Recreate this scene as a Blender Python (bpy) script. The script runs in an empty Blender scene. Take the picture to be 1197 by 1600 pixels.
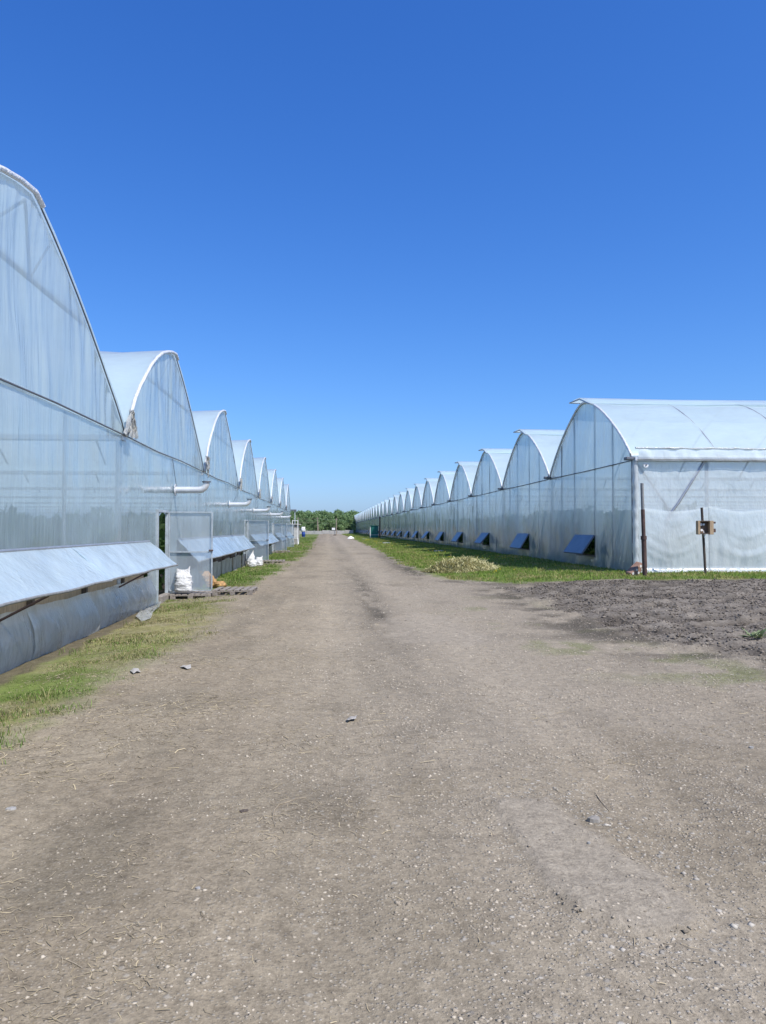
import bpy, math, random
import numpy as np
from mathutils import Vector, Matrix

rng = np.random.default_rng(11)
random.seed(11)
sc = bpy.context.scene
col = sc.collection

# ------------------------------------------------------------------ camera
F, CH = 1200.0, 1.65                       # focal length in photo pixels, eye height in metres
YAW = math.atan2(598.5 - 512.0, F) * math.cos(math.atan2(27.0, F))
PITCH = math.atan2(27.0, F)
fwd = np.array([math.sin(YAW) * math.cos(PITCH), math.cos(YAW) * math.cos(PITCH), math.sin(PITCH)])
rgt = np.array([math.cos(YAW), -math.sin(YAW), 0.0])
upv = np.cross(rgt, fwd)
EYE = np.array([0.0, 0.0, CH])
cam = bpy.data.cameras.new('camera')
cam.sensor_fit = 'VERTICAL'
cam.sensor_height = 36.0
cam.lens = 36.0 * F / 1600.0
cam.clip_start, cam.clip_end = 0.05, 12000.0
camo = bpy.data.objects.new('camera', cam)
col.objects.link(camo)
camo.matrix_world = Matrix(((rgt[0], upv[0], -fwd[0], 0), (rgt[1], upv[1], -fwd[1], 0),
                            (rgt[2], upv[2], -fwd[2], CH), (0, 0, 0, 1)))
sc.camera = camo

# ------------------------------------------------------------------ world, sun, exposure
SUN = Vector((0.44, -0.43, 0.79)).normalized()
world = bpy.data.worlds.new('World')
sc.world = world
world.use_nodes = True
wn, wl = world.node_tree.nodes, world.node_tree.links
wn.clear()
sky = wn.new('ShaderNodeTexSky')
sky.sky_type = 'NISHITA'
sky.sun_disc = False
sky.sun_elevation = math.asin(SUN.z)
sky.sun_rotation = math.atan2(SUN.x, SUN.y)
sky.altitude = 200
sky.air_density, sky.dust_density, sky.ozone_density = 1.0, 1.0, 1.0
# the whole sky graded once to the deep clear blue of the photograph (per-channel gain and gamma)
sep_ = wn.new('ShaderNodeSeparateColor'); hsv = wn.new('ShaderNodeCombineColor')
wl.new(sky.outputs[0], sep_.inputs[0])
for i_, (g_, e_) in enumerate(((0.25, 1.41), (0.60, 1.08), (1.55, 0.81))):
    pw = wn.new('ShaderNodeMath'); pw.operation = 'POWER'; pw.inputs[1].default_value = e_
    ml = wn.new('ShaderNodeMath'); ml.operation = 'MULTIPLY'; ml.inputs[1].default_value = g_
    wl.new(sep_.outputs[i_], pw.inputs[0]); wl.new(pw.outputs[0], ml.inputs[0]); wl.new(ml.outputs[0], hsv.inputs[i_])
bg = wn.new('ShaderNodeBackground')
bg.inputs['Strength'].default_value = 0.1
wo = wn.new('ShaderNodeOutputWorld')
wl.new(hsv.outputs[0], bg.inputs['Color'])
wl.new(bg.outputs[0], wo.inputs['Surface'])
sun = bpy.data.lights.new('sun', 'SUN')
sun.energy = 3.6
sun.angle = math.radians(0.53)
sun.color = (1.0, 0.95, 0.88)
suno = bpy.data.objects.new('sun', sun)
suno.rotation_euler = SUN.to_track_quat('Z', 'Y').to_euler()
suno.location = (20, -20, 40)
col.objects.link(suno)
vs = sc.view_settings
vs.view_transform = 'Standard'
vs.look = 'None'
vs.exposure = 0.7
vs.gamma = 1.0
vs.use_curve_mapping = False
cy = sc.cycles
cy.max_bounces, cy.diffuse_bounces, cy.glossy_bounces = 10, 6, 3
cy.transmission_bounces, cy.transparent_max_bounces = 6, 14
cy.sample_clamp_indirect = 6.0
cy.caustics_reflective = cy.caustics_refractive = False
cy.use_denoising = True

# ------------------------------------------------------------------ helpers
def ray(px, py):
    return (px - 598.5) * rgt - (py - 800.0) * upv + F * fwd
def onx(px, py, x):
    r = ray(px, py); return EYE + r * (x / r[0])
def onz(px, py, z=0.0):
    r = ray(px, py); return EYE + r * ((z - CH) / r[2])
def ony(px, py, y):
    r = ray(px, py); return EYE + r * (y / r[1])

_tab = np.random.default_rng(5).random((256, 256))
def vnoise(x, y, seed=0):
    x = np.asarray(x, float) + seed * 17.31; y = np.asarray(y, float) + seed * 9.77
    xi, yi = np.floor(x).astype(int), np.floor(y).astype(int)
    fx, fy = x - xi, y - yi
    fx = fx * fx * (3 - 2 * fx); fy = fy * fy * (3 - 2 * fy)
    a = _tab[xi & 255, yi & 255]; b = _tab[(xi + 1) & 255, yi & 255]
    c = _tab[xi & 255, (yi + 1) & 255]; d = _tab[(xi + 1) & 255, (yi + 1) & 255]
    return (a * (1 - fx) + b * fx) * (1 - fy) + (c * (1 - fx) + d * fx) * fy
def fbm(x, y, seed=0, o=4):
    s, a, t = 0.0, 1.0, 0.0
    for k in range(o):
        s = s + a * vnoise(x * 2 ** k, y * 2 ** k, seed + k * 3); t += a; a *= 0.5
    return s / t
def sstep(a, b, v):
    t = np.clip((v - a) / (b - a), 0, 1); return t * t * (3 - 2 * t)

def polydist(x, y, poly):
    """signed distance, positive inside"""
    x = np.asarray(x, float); y = np.asarray(y, float)
    d = np.full(x.shape, 1e9); ins = np.zeros(x.shape, bool)
    n = len(poly)
    for i in range(n):
        ax, ay = poly[i][:2]; bx, by = poly[(i + 1) % n][:2]
        ex, ey = bx - ax, by - ay
        t = np.clip(((x - ax) * ex + (y - ay) * ey) / (ex * ex + ey * ey + 1e-12), 0, 1)
        d = np.minimum(d, np.hypot(x - ax - t * ex, y - ay - t * ey))
        c = ((ay > y) != (by > y)) & (x < (bx - ax) * (y - ay) / (by - ay + 1e-12) + ax)
        ins ^= c
    return np.where(ins, d, -d)

WPOS = {}
def link(name, data, mat=None, parent=None, loc=(0, 0, 0), rot=None):
    o = bpy.data.objects.new(name, data)
    col.objects.link(o)
    if mat is not None and data is not None:
        if len(data.materials) == 0:
            data.materials.append(mat)
    place(o, parent, loc, rot)
    return o
def place(o, parent, loc, rot=None):
    o.location = loc
    if rot is not None:
        o.rotation_euler = rot
    WPOS[o.name] = (Vector(loc), rot)
    if parent is not None:
        o.parent = parent
        pl, pr = WPOS[parent.name]
        m = Matrix.Translation(pl)
        if pr is not None:
            from mathutils import Euler
            m = m @ Euler(pr).to_matrix().to_4x4()
        o.matrix_parent_inverse = m.inverted()
def tag(o, label=None, cat=None, group=None, kind=None):
    if label: o['label'] = label
    if cat: o['category'] = cat
    if group: o['group'] = group
    if kind or cat: o['kind'] = kind or 'thing'
    return o
def thing(name, label, cat, loc, group=None, rot=None):
    return tag(link(name, None, None, None, loc, rot), label, cat, group)

def np_mesh(name, V, Fc, smooth=False, colors=None):
    """V (n,3); Fc (m,k) constant-size faces"""
    V = np.asarray(V, np.float32); Fc = np.asarray(Fc, np.int32)
    me = bpy.data.meshes.new(name)
    me.vertices.add(len(V)); me.vertices.foreach_set('co', V.ravel())
    k = Fc.shape[1]
    me.loops.add(Fc.size); me.loops.foreach_set('vertex_index', Fc.ravel())
    me.polygons.add(len(Fc)); me.polygons.foreach_set('loop_start', np.arange(0, Fc.size, k, dtype=np.int32))
    if smooth:
        me.polygons.foreach_set('use_smooth', np.ones(len(Fc), bool))
    me.update(calc_edges=True)
    if colors is not None:
        at = me.color_attributes.new('col', 'FLOAT_COLOR', 'POINT')
        c = np.ones((len(V), 4), np.float32); c[:, :3] = colors
        at.data.foreach_set('color', c.ravel())
    return me

def grid_mesh(name, P, smooth=True, colors=None, flip=False):
    """P (a,b,3)"""
    a, b = P.shape[:2]
    idx = np.arange(a * b).reshape(a, b)
    Fc = np.stack([idx[:-1, :-1], idx[1:, :-1], idx[1:, 1:], idx[:-1, 1:]], -1).reshape(-1, 4)
    if flip: Fc = Fc[:, ::-1]
    return np_mesh(name, P.reshape(-1, 3), Fc, smooth, colors)

class MB:
    def __init__(s): s.v, s.f, s.sm = [], [], []
    def add(s, verts, faces, smooth=False):
        o = len(s.v); s.v += [tuple(p) for p in verts]
        for f in faces: s.f.append(tuple(i + o for i in f)); s.sm.append(smooth)
        return s
    def box(s, a, b, bev=0.0):
        (x0, y0, z0), (x1, y1, z1) = a, b
        if x0 > x1: x0, x1 = x1, x0
        if y0 > y1: y0, y1 = y1, y0
        if z0 > z1: z0, z1 = z1, z0
        if bev <= 0:
            vs_ = [(x0, y0, z0), (x1, y0, z0), (x1, y1, z0), (x0, y1, z0), (x0, y0, z1), (x1, y0, z1), (x1, y1, z1), (x0, y1, z1)]
            return s.add(vs_, [(0, 3, 2, 1), (4, 5, 6, 7), (0, 1, 5, 4), (1, 2, 6, 5), (2, 3, 7, 6), (3, 0, 4, 7)])
        c = [(x0, x1), (y0, y1), (z0, z1)]
        V = {}; L = []
        for i in (0, 1):
            for j in (0, 1):
                for k in (0, 1):
                    for ax in range(3):
                        p = [c[0][i], c[1][j], c[2][k]]
                        sgn = (i, j, k)
                        for q in range(3):
                            if q != ax: p[q] += bev * (1 if sgn[q] == 0 else -1)
                        V[(i, j, k, ax)] = len(L); L.append(p)
        Fs = []
        for ax in range(3):
            o1, o2 = [q for q in range(3) if q != ax]
            for sd in (0, 1):
                loop = []
                for (u, w) in ((0, 0), (1, 0), (1, 1), (0, 1)):
                    t = [0, 0, 0]; t[ax] = sd; t[o1] = u; t[o2] = w
                    loop.append(V[(*t, ax)])
                Fs.append(loop)
        for ax in range(3):
            o1, o2 = [q for q in range(3) if q != ax]
            for u in (0, 1):
                for w in (0, 1):
                    t0 = [0, 0, 0]; t0[o1] = u; t0[o2] = w; t1 = list(t0); t1[ax] = 1
                    Fs.append([V[(*t0, o1)], V[(*t1, o1)], V[(*t1, o2)], V[(*t0, o2)]])
        for i in (0, 1):
            for j in (0, 1):
                for k in (0, 1):
                    Fs.append([V[(i, j, k, 0)], V[(i, j, k, 1)], V[(i, j, k, 2)]])
        return s.add(L, Fs)
    def tube(s, pts, r, n=8, cap=True):
        pts = [Vector(p) for p in pts]
        rs = r if isinstance(r, (list, tuple)) else [r] * len(pts)
        rings = []; u = None
        for i, p in enumerate(pts):
            t = (pts[min(i + 1, len(pts) - 1)] - pts[max(i - 1, 0)]).normalized()
            if u is None:
                a = Vector((0, 0, 1)) if abs(t.z) < 0.9 else Vector((1, 0, 0))
                u = t.cross(a).normalized()
            else:
                u = (u - t * u.dot(t)).normalized()
            w = t.cross(u)
            rings.append([p + (u * math.cos(6.28318 * k / n) + w * math.sin(6.28318 * k / n)) * rs[i] for k in range(n)])
        V = [q for rg in rings for q in rg]; Fs = []
        for i in range(len(pts) - 1):
            for k in range(n):
                Fs.append((i * n + k, i * n + (k + 1) % n, (i + 1) * n + (k + 1) % n, (i + 1) * n + k))
        s.add(V, Fs, True)
        if cap:
            s.add(rings[0], [tuple(range(n))[::-1]]); s.add(rings[-1], [tuple(range(n))])
        return s
    def mesh(s, name):
        me = bpy.data.meshes.new(name)
        me.from_pydata(s.v, [], s.f)
        me.polygons.foreach_set('use_smooth', s.sm)
        me.update()
        return me
    def obj(s, name, mat, parent=None, loc=(0, 0, 0), rot=None):
        return link(name, s.mesh(name), mat, parent, loc, rot)
def copy_of(o, parent, loc, rot=None):
    c = o.copy(); col.objects.link(c)
    place(c, parent, loc, rot)
    return c

# ------------------------------------------------------------------ materials
def nt(name):
    m = bpy.data.materials.new(name); m.use_nodes = True
    n, l = m.node_tree.nodes, m.node_tree.links
    n.clear()
    return m, n, l
def mth(n, l, op, a, b=None, c=None):
    q = n.new('ShaderNodeMath'); q.operation = op
    for i, v in enumerate((a, b, c)):
        if v is None: continue
        if isinstance(v, (int, float)): q.inputs[i].default_value = v
        else: l.new(v, q.inputs[i])
    return q.outputs[0]
def noise(n, l, vec, scale, detail=3, rough=0.55):
    q = n.new('ShaderNodeTexNoise'); q.inputs['Scale'].default_value = scale
    q.inputs['Detail'].default_value = detail; q.inputs['Roughness'].default_value = rough
    if vec is not None: l.new(vec, q.inputs['Vector'])
    return q.outputs['Fac']
def vmul(n, l, vec, s):
    q = n.new('ShaderNodeVectorMath'); q.operation = 'MULTIPLY'
    l.new(vec, q.inputs[0]); q.inputs[1].default_value = s
    return q.outputs[0]
def mixc(n, l, fac, a, b, blend='MIX'):
    q = n.new('ShaderNodeMix'); q.data_type = 'RGBA'; q.blend_type = blend
    for sock, v in ((q.inputs['Factor'], fac), (q.inputs['A'], a), (q.inputs['B'], b)):
        if isinstance(v, (int, float)): sock.default_value = v
        elif isinstance(v, tuple): sock.default_value = (*v, 1.0)
        else: l.new(v, sock)
    return q.outputs['Result']
def ramp(n, l, fac, lo, hi):
    q = n.new('ShaderNodeMapRange'); q.inputs['From Min'].default_value = lo; q.inputs['From Max'].default_value = hi
    l.new(fac, q.inputs['Value']); return q.outputs[0]
def bump(n, l, h, strength=0.5, dist=0.02, nrm=None):
    q = n.new('ShaderNodeBump'); q.inputs['Strength'].default_value = strength; q.inputs['Distance'].default_value = dist
    l.new(h, q.inputs['Height'])
    if nrm is not None: l.new(nrm, q.inputs['Normal'])
    return q.outputs[0]
def out(n, l, sh):
    q = n.new('ShaderNodeOutputMaterial'); l.new(sh, q.inputs['Surface'])

def solid(name, c, rough=0.7, metal=0.0, var=0.25, scale=6.0, bmp=0.25, bdist=0.004, spec=0.4, c2=None, stretch=(1, 1, 1)):
    m, n, l = nt(name)
    pos = n.new('ShaderNodeTexCoord').outputs['Object']
    v = vmul(n, l, pos, stretch)
    a = noise(n, l, v, scale, 5); b = noise(n, l, v, scale * 7, 3)
    f = mth(n, l, 'ADD', mth(n, l, 'MULTIPLY', a, 0.65), mth(n, l, 'MULTIPLY', b, 0.35))
    lo = c2 if c2 else tuple(x * (1 - var * 1.6) for x in c)
    hi = tuple(min(1, x * (1 + var)) for x in c)
    cc = mixc(n, l, ramp(n, l, f, 0.3, 0.7), lo, hi)
    p = n.new('ShaderNodeBsdfPrincipled')
    l.new(cc, p.inputs['Base Color']); p.inputs['Metallic'].default_value = metal
    p.inputs['Roughness'].default_value = rough; p.inputs['Specular IOR Level'].default_value = spec
    l.new(bump(n, l, f, bmp, bdist), p.inputs['Normal'])
    out(n, l, p.outputs[0])
    return m

def film(name, tint=(0.80, 0.84, 0.87), clear=0.30, transl=0.5, rough=0.13, fold=(2.6, 2.6, 0.28), bs=0.3, dirt=0.25, ior=1.45, gl=0.9, crk=0.13):
    """polyethylene film: part clear, part scattering, a wet-looking sheen, gathered folds"""
    m, n, l = nt(name)
    pos = n.new('ShaderNodeNewGeometry').outputs['Position']
    f1 = noise(n, l, vmul(n, l, pos, fold), 1.0, 4, 0.6)
    f2 = noise(n, l, vmul(n, l, pos, tuple(q * 3.3 for q in fold)), 1.0, 2)
    f3 = noise(n, l, pos, 0.55, 2)
    big = noise(n, l, pos, 0.35, 3)
    spot = noise(n, l, vmul(n, l, pos, (1.6, 1.6, 0.5)), 1.3, 6, 0.65)
    h = mth(n, l, 'ADD', mth(n, l, 'MULTIPLY', f1, 1.0), mth(n, l, 'MULTIPLY', f2, 0.28))
    h = mth(n, l, 'ADD', h, mth(n, l, 'MULTIPLY', f3, 3.0))
    w1 = noise(n, l, vmul(n, l, pos, tuple(q * 1.7 for q in fold)), 1.0, 3, 0.6)
    wr = mth(n, l, 'MULTIPLY', mth(n, l, 'POWER', mth(n, l, 'SUBTRACT', 1.0, mth(n, l, 'MULTIPLY', mth(n, l, 'ABSOLUTE', mth(n, l, 'SUBTRACT', w1, 0.5)), 4.0)), 3.0), ramp(n, l, noise(n, l, pos, 0.8, 2), 0.42, 0.66))
    h = mth(n, l, 'ADD', h, mth(n, l, 'MULTIPLY', wr, crk))
    nr = bump(n, l, h, bs * 1.7, 0.06)
    cr = noise(n, l, vmul(n, l, pos, tuple(q * 2.2 for q in fold)), 1.0, 5, 0.7)
    hg = mth(n, l, 'ADD', mth(n, l, 'MULTIPLY', f1, 0.45), mth(n, l, 'MULTIPLY', f3, 2.0))
    hg = mth(n, l, 'ADD', hg, mth(n, l, 'ADD', mth(n, l, 'MULTIPLY', cr, 0.30), mth(n, l, 'MULTIPLY', wr, crk * 0.9)))
    ng = bump(n, l, hg, bs * 1.2, 0.06)
    dfac = mth(n, l, 'MULTIPLY', ramp(n, l, spot, 0.45, 0.75), dirt)
    age = ramp(n, l, noise(n, l, vmul(n, l, pos, (0.09, 0.11, 0.05)), 1.0, 3), 0.32, 0.68)   # sheets of different age
    c = mixc(n, l, dfac, mixc(n, l, age, tuple(q * 0.92 for q in tint), tuple(min(0.96, q * 1.04) for q in tint)), (0.42, 0.42, 0.38))
    df = n.new('ShaderNodeBsdfDiffuse'); l.new(c, df.inputs['Color']); l.new(nr, df.inputs['Normal'])
    tr = n.new('ShaderNodeBsdfTranslucent'); l.new(c, tr.inputs['Color']); l.new(nr, tr.inputs['Normal'])
    m1 = n.new('ShaderNodeMixShader'); m1.inputs[0].default_value = transl
    l.new(df.outputs[0], m1.inputs[1]); l.new(tr.outputs[0], m1.inputs[2])
    tp = n.new('ShaderNodeBsdfTransparent')
    cl = mth(n, l, 'ADD', clear - 0.1, mth(n, l, 'MULTIPLY', ramp(n, l, big, 0.3, 0.7), 0.2))
    m2 = n.new('ShaderNodeMixShader'); l.new(cl, m2.inputs[0])
    l.new(m1.outputs[0], m2.inputs[1]); l.new(tp.outputs[0], m2.inputs[2])
    g = n.new('ShaderNodeBsdfGlossy'); g.inputs['Roughness'].default_value = rough
    l.new(ng, g.inputs['Normal'])
    bf = n.new('ShaderNodeNewGeometry').outputs['Backfacing']     # thin sheet: the same sheen on both faces
    fr = n.new('ShaderNodeFresnel'); l.new(mth(n, l, 'ADD', ior, mth(n, l, 'MULTIPLY', bf, 1 / ior - ior)), fr.inputs['IOR']); l.new(ng, fr.inputs['Normal'])
    m3 = n.new('ShaderNodeMixShader'); l.new(mth(n, l, 'MINIMUM', mth(n, l, 'MULTIPLY', fr.outputs[0], gl), 0.7), m3.inputs[0])
    l.new(m2.outputs[0], m3.inputs[1]); l.new(g.outputs[0], m3.inputs[2])
    out(n, l, m3.outputs[0])
    return m

M = {}
M['film_wall'] = film('film_wall', clear=0.32, transl=0.6, tint=(0.70, 0.84, 0.885), dirt=0.18, gl=1.1, bs=0.42, rough=0.1)
M['film_roof'] = film('film_roof', tint=(0.73, 0.90, 0.95), clear=0.18, transl=0.5, rough=0.4, fold=(0.5, 2.6, 1.2), bs=0.35, dirt=0.08)
M['film_skirt'] = film('film_skirt', tint=(0.74, 0.77, 0.76), clear=0.22, transl=0.4, rough=0.16, fold=(3.5, 3.5, 1.0), dirt=0.6, bs=0.6, gl=0.8, crk=0.22)
M['film_flap'] = film('film_flap', tint=(0.66, 0.81, 0.90), clear=0.10, transl=0.4, rough=0.2, fold=(2.2, 1.6, 1.6), bs=0.5, dirt=0.2, crk=0.12)
M['film_drape'] = film('film_drape', tint=(0.86, 0.93, 0.95), clear=0.28, transl=0.45, rough=0.1, gl=1.2, fold=(2.2, 2.2, 1.0), bs=0.4, dirt=0.12)
M['film_bunch'] = film('film_bunch', tint=(0.74, 0.74, 0.69), clear=0.15, transl=0.4, rough=0.15, fold=(9, 9, 3), bs=0.8, dirt=0.6)
M['flap_blue'] = solid('flap_blue', (0.15, 0.18, 0.235), 0.38, 0, 0.15, 1.6, 0.3, 0.01, 0.4, stretch=(1, 1, 1))
M['steel'] = solid('steel', (0.42, 0.44, 0.46), 0.4, 0.6, 0.15, 5, 0.15)
M['steel_dark'] = solid('steel_dark', (0.16, 0.17, 0.19), 0.5, 0.4, 0.2, 5, 0.15)
M['zinc'] = solid('zinc', (0.64, 0.66, 0.68), 0.35, 0.35, 0.1, 4, 0.15)
M['door_steel'] = solid('door_steel', (0.42, 0.47, 0.50), 0.5, 0.2, 0.25, 5, 0.2)
M['white_wrap'] = film('white_wrap', tint=(0.9, 0.91, 0.92), clear=0.04, transl=0.25, rough=0.3, fold=(5, 5, 5), bs=0.8, dirt=0.1)
M['rust'] = solid('rust', (0.10, 0.06, 0.05), 0.75, 0.1, 0.35, 9, 0.4, c2=(0.045, 0.03, 0.028))
M['rust_grey'] = solid('rust_grey', (0.26, 0.26, 0.25), 0.6, 0.3, 0.25, 9, 0.3)
M['dark_wood'] = solid('dark_wood', (0.09, 0.07, 0.055), 0.85, 0, 0.35, 6, 0.5, stretch=(6, 6, 0.8))
M['pallet_wood'] = solid('pallet_wood', (0.25, 0.22, 0.19), 0.85, 0, 0.35, 5, 0.5, c2=(0.11, 0.095, 0.08), stretch=(7, 0.8, 7))
M['pale_wood'] = solid('pale_wood', (0.40, 0.29, 0.18), 0.75, 0, 0.25, 5, 0.4, stretch=(5, 5, 0.8))
M['slate'] = solid('slate', (0.30, 0.295, 0.27), 0.9, 0, 0.3, 2.5, 0.5, c2=(0.15, 0.15, 0.135))
M['concrete'] = solid('concrete', (0.42, 0.41, 0.38), 0.9, 0, 0.2, 1.2, 0.4)
M['sack'] = solid('sack', (0.60, 0.60, 0.59), 0.6, 0, 0.15, 7, 0.9, 0.05)
M['net_sack'] = solid('net_sack', (0.42, 0.25, 0.09), 0.85, 0, 0.4, 14, 0.9, 0.03, c2=(0.10, 0.06, 0.04))
M['brick'] = solid('brick', (0.30, 0.19, 0.135), 0.9, 0, 0.3, 9, 0.6, c2=(0.2, 0.11, 0.08))
M['green_paint'] = solid('green_paint', (0.012, 0.13, 0.105), 0.5, 0, 0.15, 3, 0.15)
M['white_paint'] = solid('white_paint', (0.78, 0.78, 0.76), 0.5, 0, 0.08, 4, 0.15)
M['blue_plastic'] = solid('blue_plastic', (0.02, 0.06, 0.26), 0.4, 0, 0.15, 4, 0.1)
M['shed_grey'] = solid('shed_grey', (0.30, 0.29, 0.27), 0.85, 0, 0.25, 2, 0.3)
M['dark_inside'] = solid('dark_inside', (0.03, 0.03, 0.032), 0.8, 0, 0.2, 2, 0.1)
M['pole_wood'] = solid('pole_wood', (0.30, 0.25, 0.20), 0.9, 0, 0.25, 4, 0.3, stretch=(5, 5, 0.5))
M['bark'] = solid('bark', (0.12, 0.10, 0.08), 0.95, 0, 0.3, 3, 0.5)
M['chalk'] = solid('chalk', (0.72, 0.71, 0.67), 0.95, 0, 0.15, 5, 0.6, 0.02)
M['stone'] = solid('stone', (0.33, 0.32, 0.30), 0.9, 0, 0.25, 12, 0.5)
M['asphalt'] = solid('asphalt', (0.26, 0.24, 0.21), 0.9, 0, 0.18, 7, 0.6, 0.006)
M['twig'] = solid('twig', (0.30, 0.25, 0.18), 0.9, 0, 0.3, 14, 0.4)
M['litter'] = solid('litter', (0.36, 0.34, 0.31), 0.8, 0, 0.3, 30, 0.6)
M['box_brown'] = solid('box_brown', (0.17, 0.115, 0.075), 0.8, 0, 0.35, 9, 0.4)
M['wire'] = solid('wire', (0.10, 0.10, 0.10), 0.6)

def vcol_mat(name, rough=0.9, transl=0.0, spec=0.2):
    m, n, l = nt(name)
    at = n.new('ShaderNodeAttribute'); at.attribute_name = 'col'
    p = n.new('ShaderNodeBsdfPrincipled'); p.inputs['Roughness'].default_value = rough
    p.inputs['Specular IOR Level'].default_value = spec
    l.new(at.outputs['Color'], p.inputs['Base Color'])
    sh = p.outputs[0]
    if transl > 0:
        t = n.new('ShaderNodeBsdfTranslucent'); l.new(at.outputs['Color'], t.inputs['Color'])
        mx = n.new('ShaderNodeMixShader'); mx.inputs[0].default_value = transl
        l.new(sh, mx.inputs[1]); l.new(t.outputs[0], mx.inputs[2]); sh = mx.outputs[0]
    out(n, l, sh)
    return m
M['leaf'] = vcol_mat('leaf', 0.65, 0.3, 0.3)
M['bits'] = vcol_mat('bits', 0.95, 0.0, 0.05)
M['straw'] = vcol_mat('straw', 0.8, 0.15, 0.25)

# ground: albedo zones come from the mesh, grain / pebbles / relief from nodes
def ground_mat():
    m, n, l = nt('ground')
    pos = n.new('ShaderNodeNewGeometry').outputs['Position']
    at = n.new('ShaderNodeAttribute'); at.attribute_name = 'col'
    pb = n.new('ShaderNodeAttribute'); pb.attribute_name = 'peb'
    fine = noise(n, l, pos, 60, 4, 0.65)
    mid = noise(n, l, pos, 9, 5, 0.6)
    vo = n.new('ShaderNodeTexVoronoi'); vo.inputs['Scale'].default_value = 55; vo.inputs['Randomness'].default_value = 1.0
    l.new(pos, vo.inputs['Vector'])
    vo2 = n.new('ShaderNodeTexVoronoi'); vo2.inputs['Scale'].default_value = 21
    l.new(pos, vo2.inputs['Vector'])
    sep = n.new('ShaderNodeSeparateColor'); l.new(vo.outputs['Color'], sep.inputs[0])
    sep2 = n.new('ShaderNodeSeparateColor'); l.new(vo2.outputs['Color'], sep2.inputs[0])
    # small pebbles: only some voronoi cells carry one
    p1 = mth(n, l, 'MULTIPLY', ramp(n, l, vo.outputs['Distance'], 0.42, 0.2), mth(n, l, 'GREATER_THAN', sep.outputs[0], 0.55))
    p2 = mth(n, l, 'MULTIPLY', ramp(n, l, vo2.outputs['Distance'], 0.36, 0.18), mth(n, l, 'GREATER_THAN', sep2.outputs[1], 0.86))
    peb = mth(n, l, 'MULTIPLY', mth(n, l, 'MAXIMUM', p1, p2), pb.outputs['Fac'])
    gra = noise(n, l, pos, 26, 4, 0.7)
    f = mth(n, l, 'ADD', mth(n, l, 'MULTIPLY', fine, 0.35), mth(n, l, 'MULTIPLY', mid, 0.28))
    f = mth(n, l, 'ADD', f, mth(n, l, 'MULTIPLY', gra, 0.37))
    base = mixc(n, l, 1.0, at.outputs['Color'], mixc(n, l, ramp(n, l, f, 0.34, 0.66), (0.52, 0.51, 0.50), (1.42, 1.42, 1.40)), 'MULTIPLY')
    pcol = mixc(n, l, sep.outputs[2], (0.17, 0.155, 0.135), (0.47, 0.44, 0.38))
    c = mixc(n, l, mth(n, l, 'MULTIPLY', peb, 0.75), base, pcol)
    h = mth(n, l, 'ADD', mth(n, l, 'MULTIPLY', fine, 0.5), mth(n, l, 'MULTIPLY', mid, 0.8))
    h = mth(n, l, 'ADD', h, mth(n, l, 'MULTIPLY', peb, 0.4))
    h = mth(n, l, 'ADD', h, mth(n, l, 'MULTIPLY', gra, 0.8))
    p = n.new('ShaderNodeBsdfPrincipled'); p.inputs['Roughness'].default_value = 0.95
    p.inputs['Specular IOR Level'].default_value = 0.12
    l.new(c, p.inputs['Base Color']); l.new(bump(n, l, h, 0.9, 0.012), p.inputs['Normal'])
    out(n, l, p.outputs[0])
    return m
M['ground'] = ground_mat()

# ------------------------------------------------------------------ ground
XL, XR, SP = -4.02, 10.26, 9.65
LY0 = 15.44 - 2 * SP                       # left block starts one bay behind the eye
RY0 = 25.11
NL, NR = 9, 28
LG, LR, RG, RR = 3.5, 6.24, 3.97, 6.73     # gutter and ridge heights

P2 = lambda *pts, z=0.0: [tuple(onz(x, y, z)[:2]) for x, y in pts]
SOIL = P2((795, 913), (900, 909), (1000, 911), (1197, 909), z=0.17) + [(24, 22.6), (24, 9.0)] + P2((1197, 1020), (1100, 1006), (1000, 988), (930, 966), (860, 936), z=0.1)
GRASSR = P2((640, 880), (690, 898), (800, 907), (985, 910), (1197, 908), z=0.14) + [(40, 22.4), (40, 25.6), (11, 25.6), (11, 300), (5.0, 300), (4.6, 150), (4.4, 104), (4.2, 60)]
GRASSL = [(-5, -6), (-3.0, -3), (-2.85, 4.0), (-2.5, 6.0), (-2.25, 9.0), (-2.0, 12.0), (-2.1, 16.0), (-2.25, 18), (-2.2, 22), (-2.05, 27), (-1.75, 40), (-1.4, 52), (-1.75, 90), (-2.1, 150), (-3, 300), (-14, 300), (-14, 84), (-5, 84)]
PATCH = P2((770, 1250), (855, 1248), (905, 1290), (965, 1320), (1030, 1360), (1105, 1432), (1080, 1450), (1000, 1447), (905, 1420), (860, 1385), (830, 1330))
PATCH2 = P2((590, 970), (640, 958), (700, 962), (790, 1000), (770, 1006), (690, 1004), (610, 1002))

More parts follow.
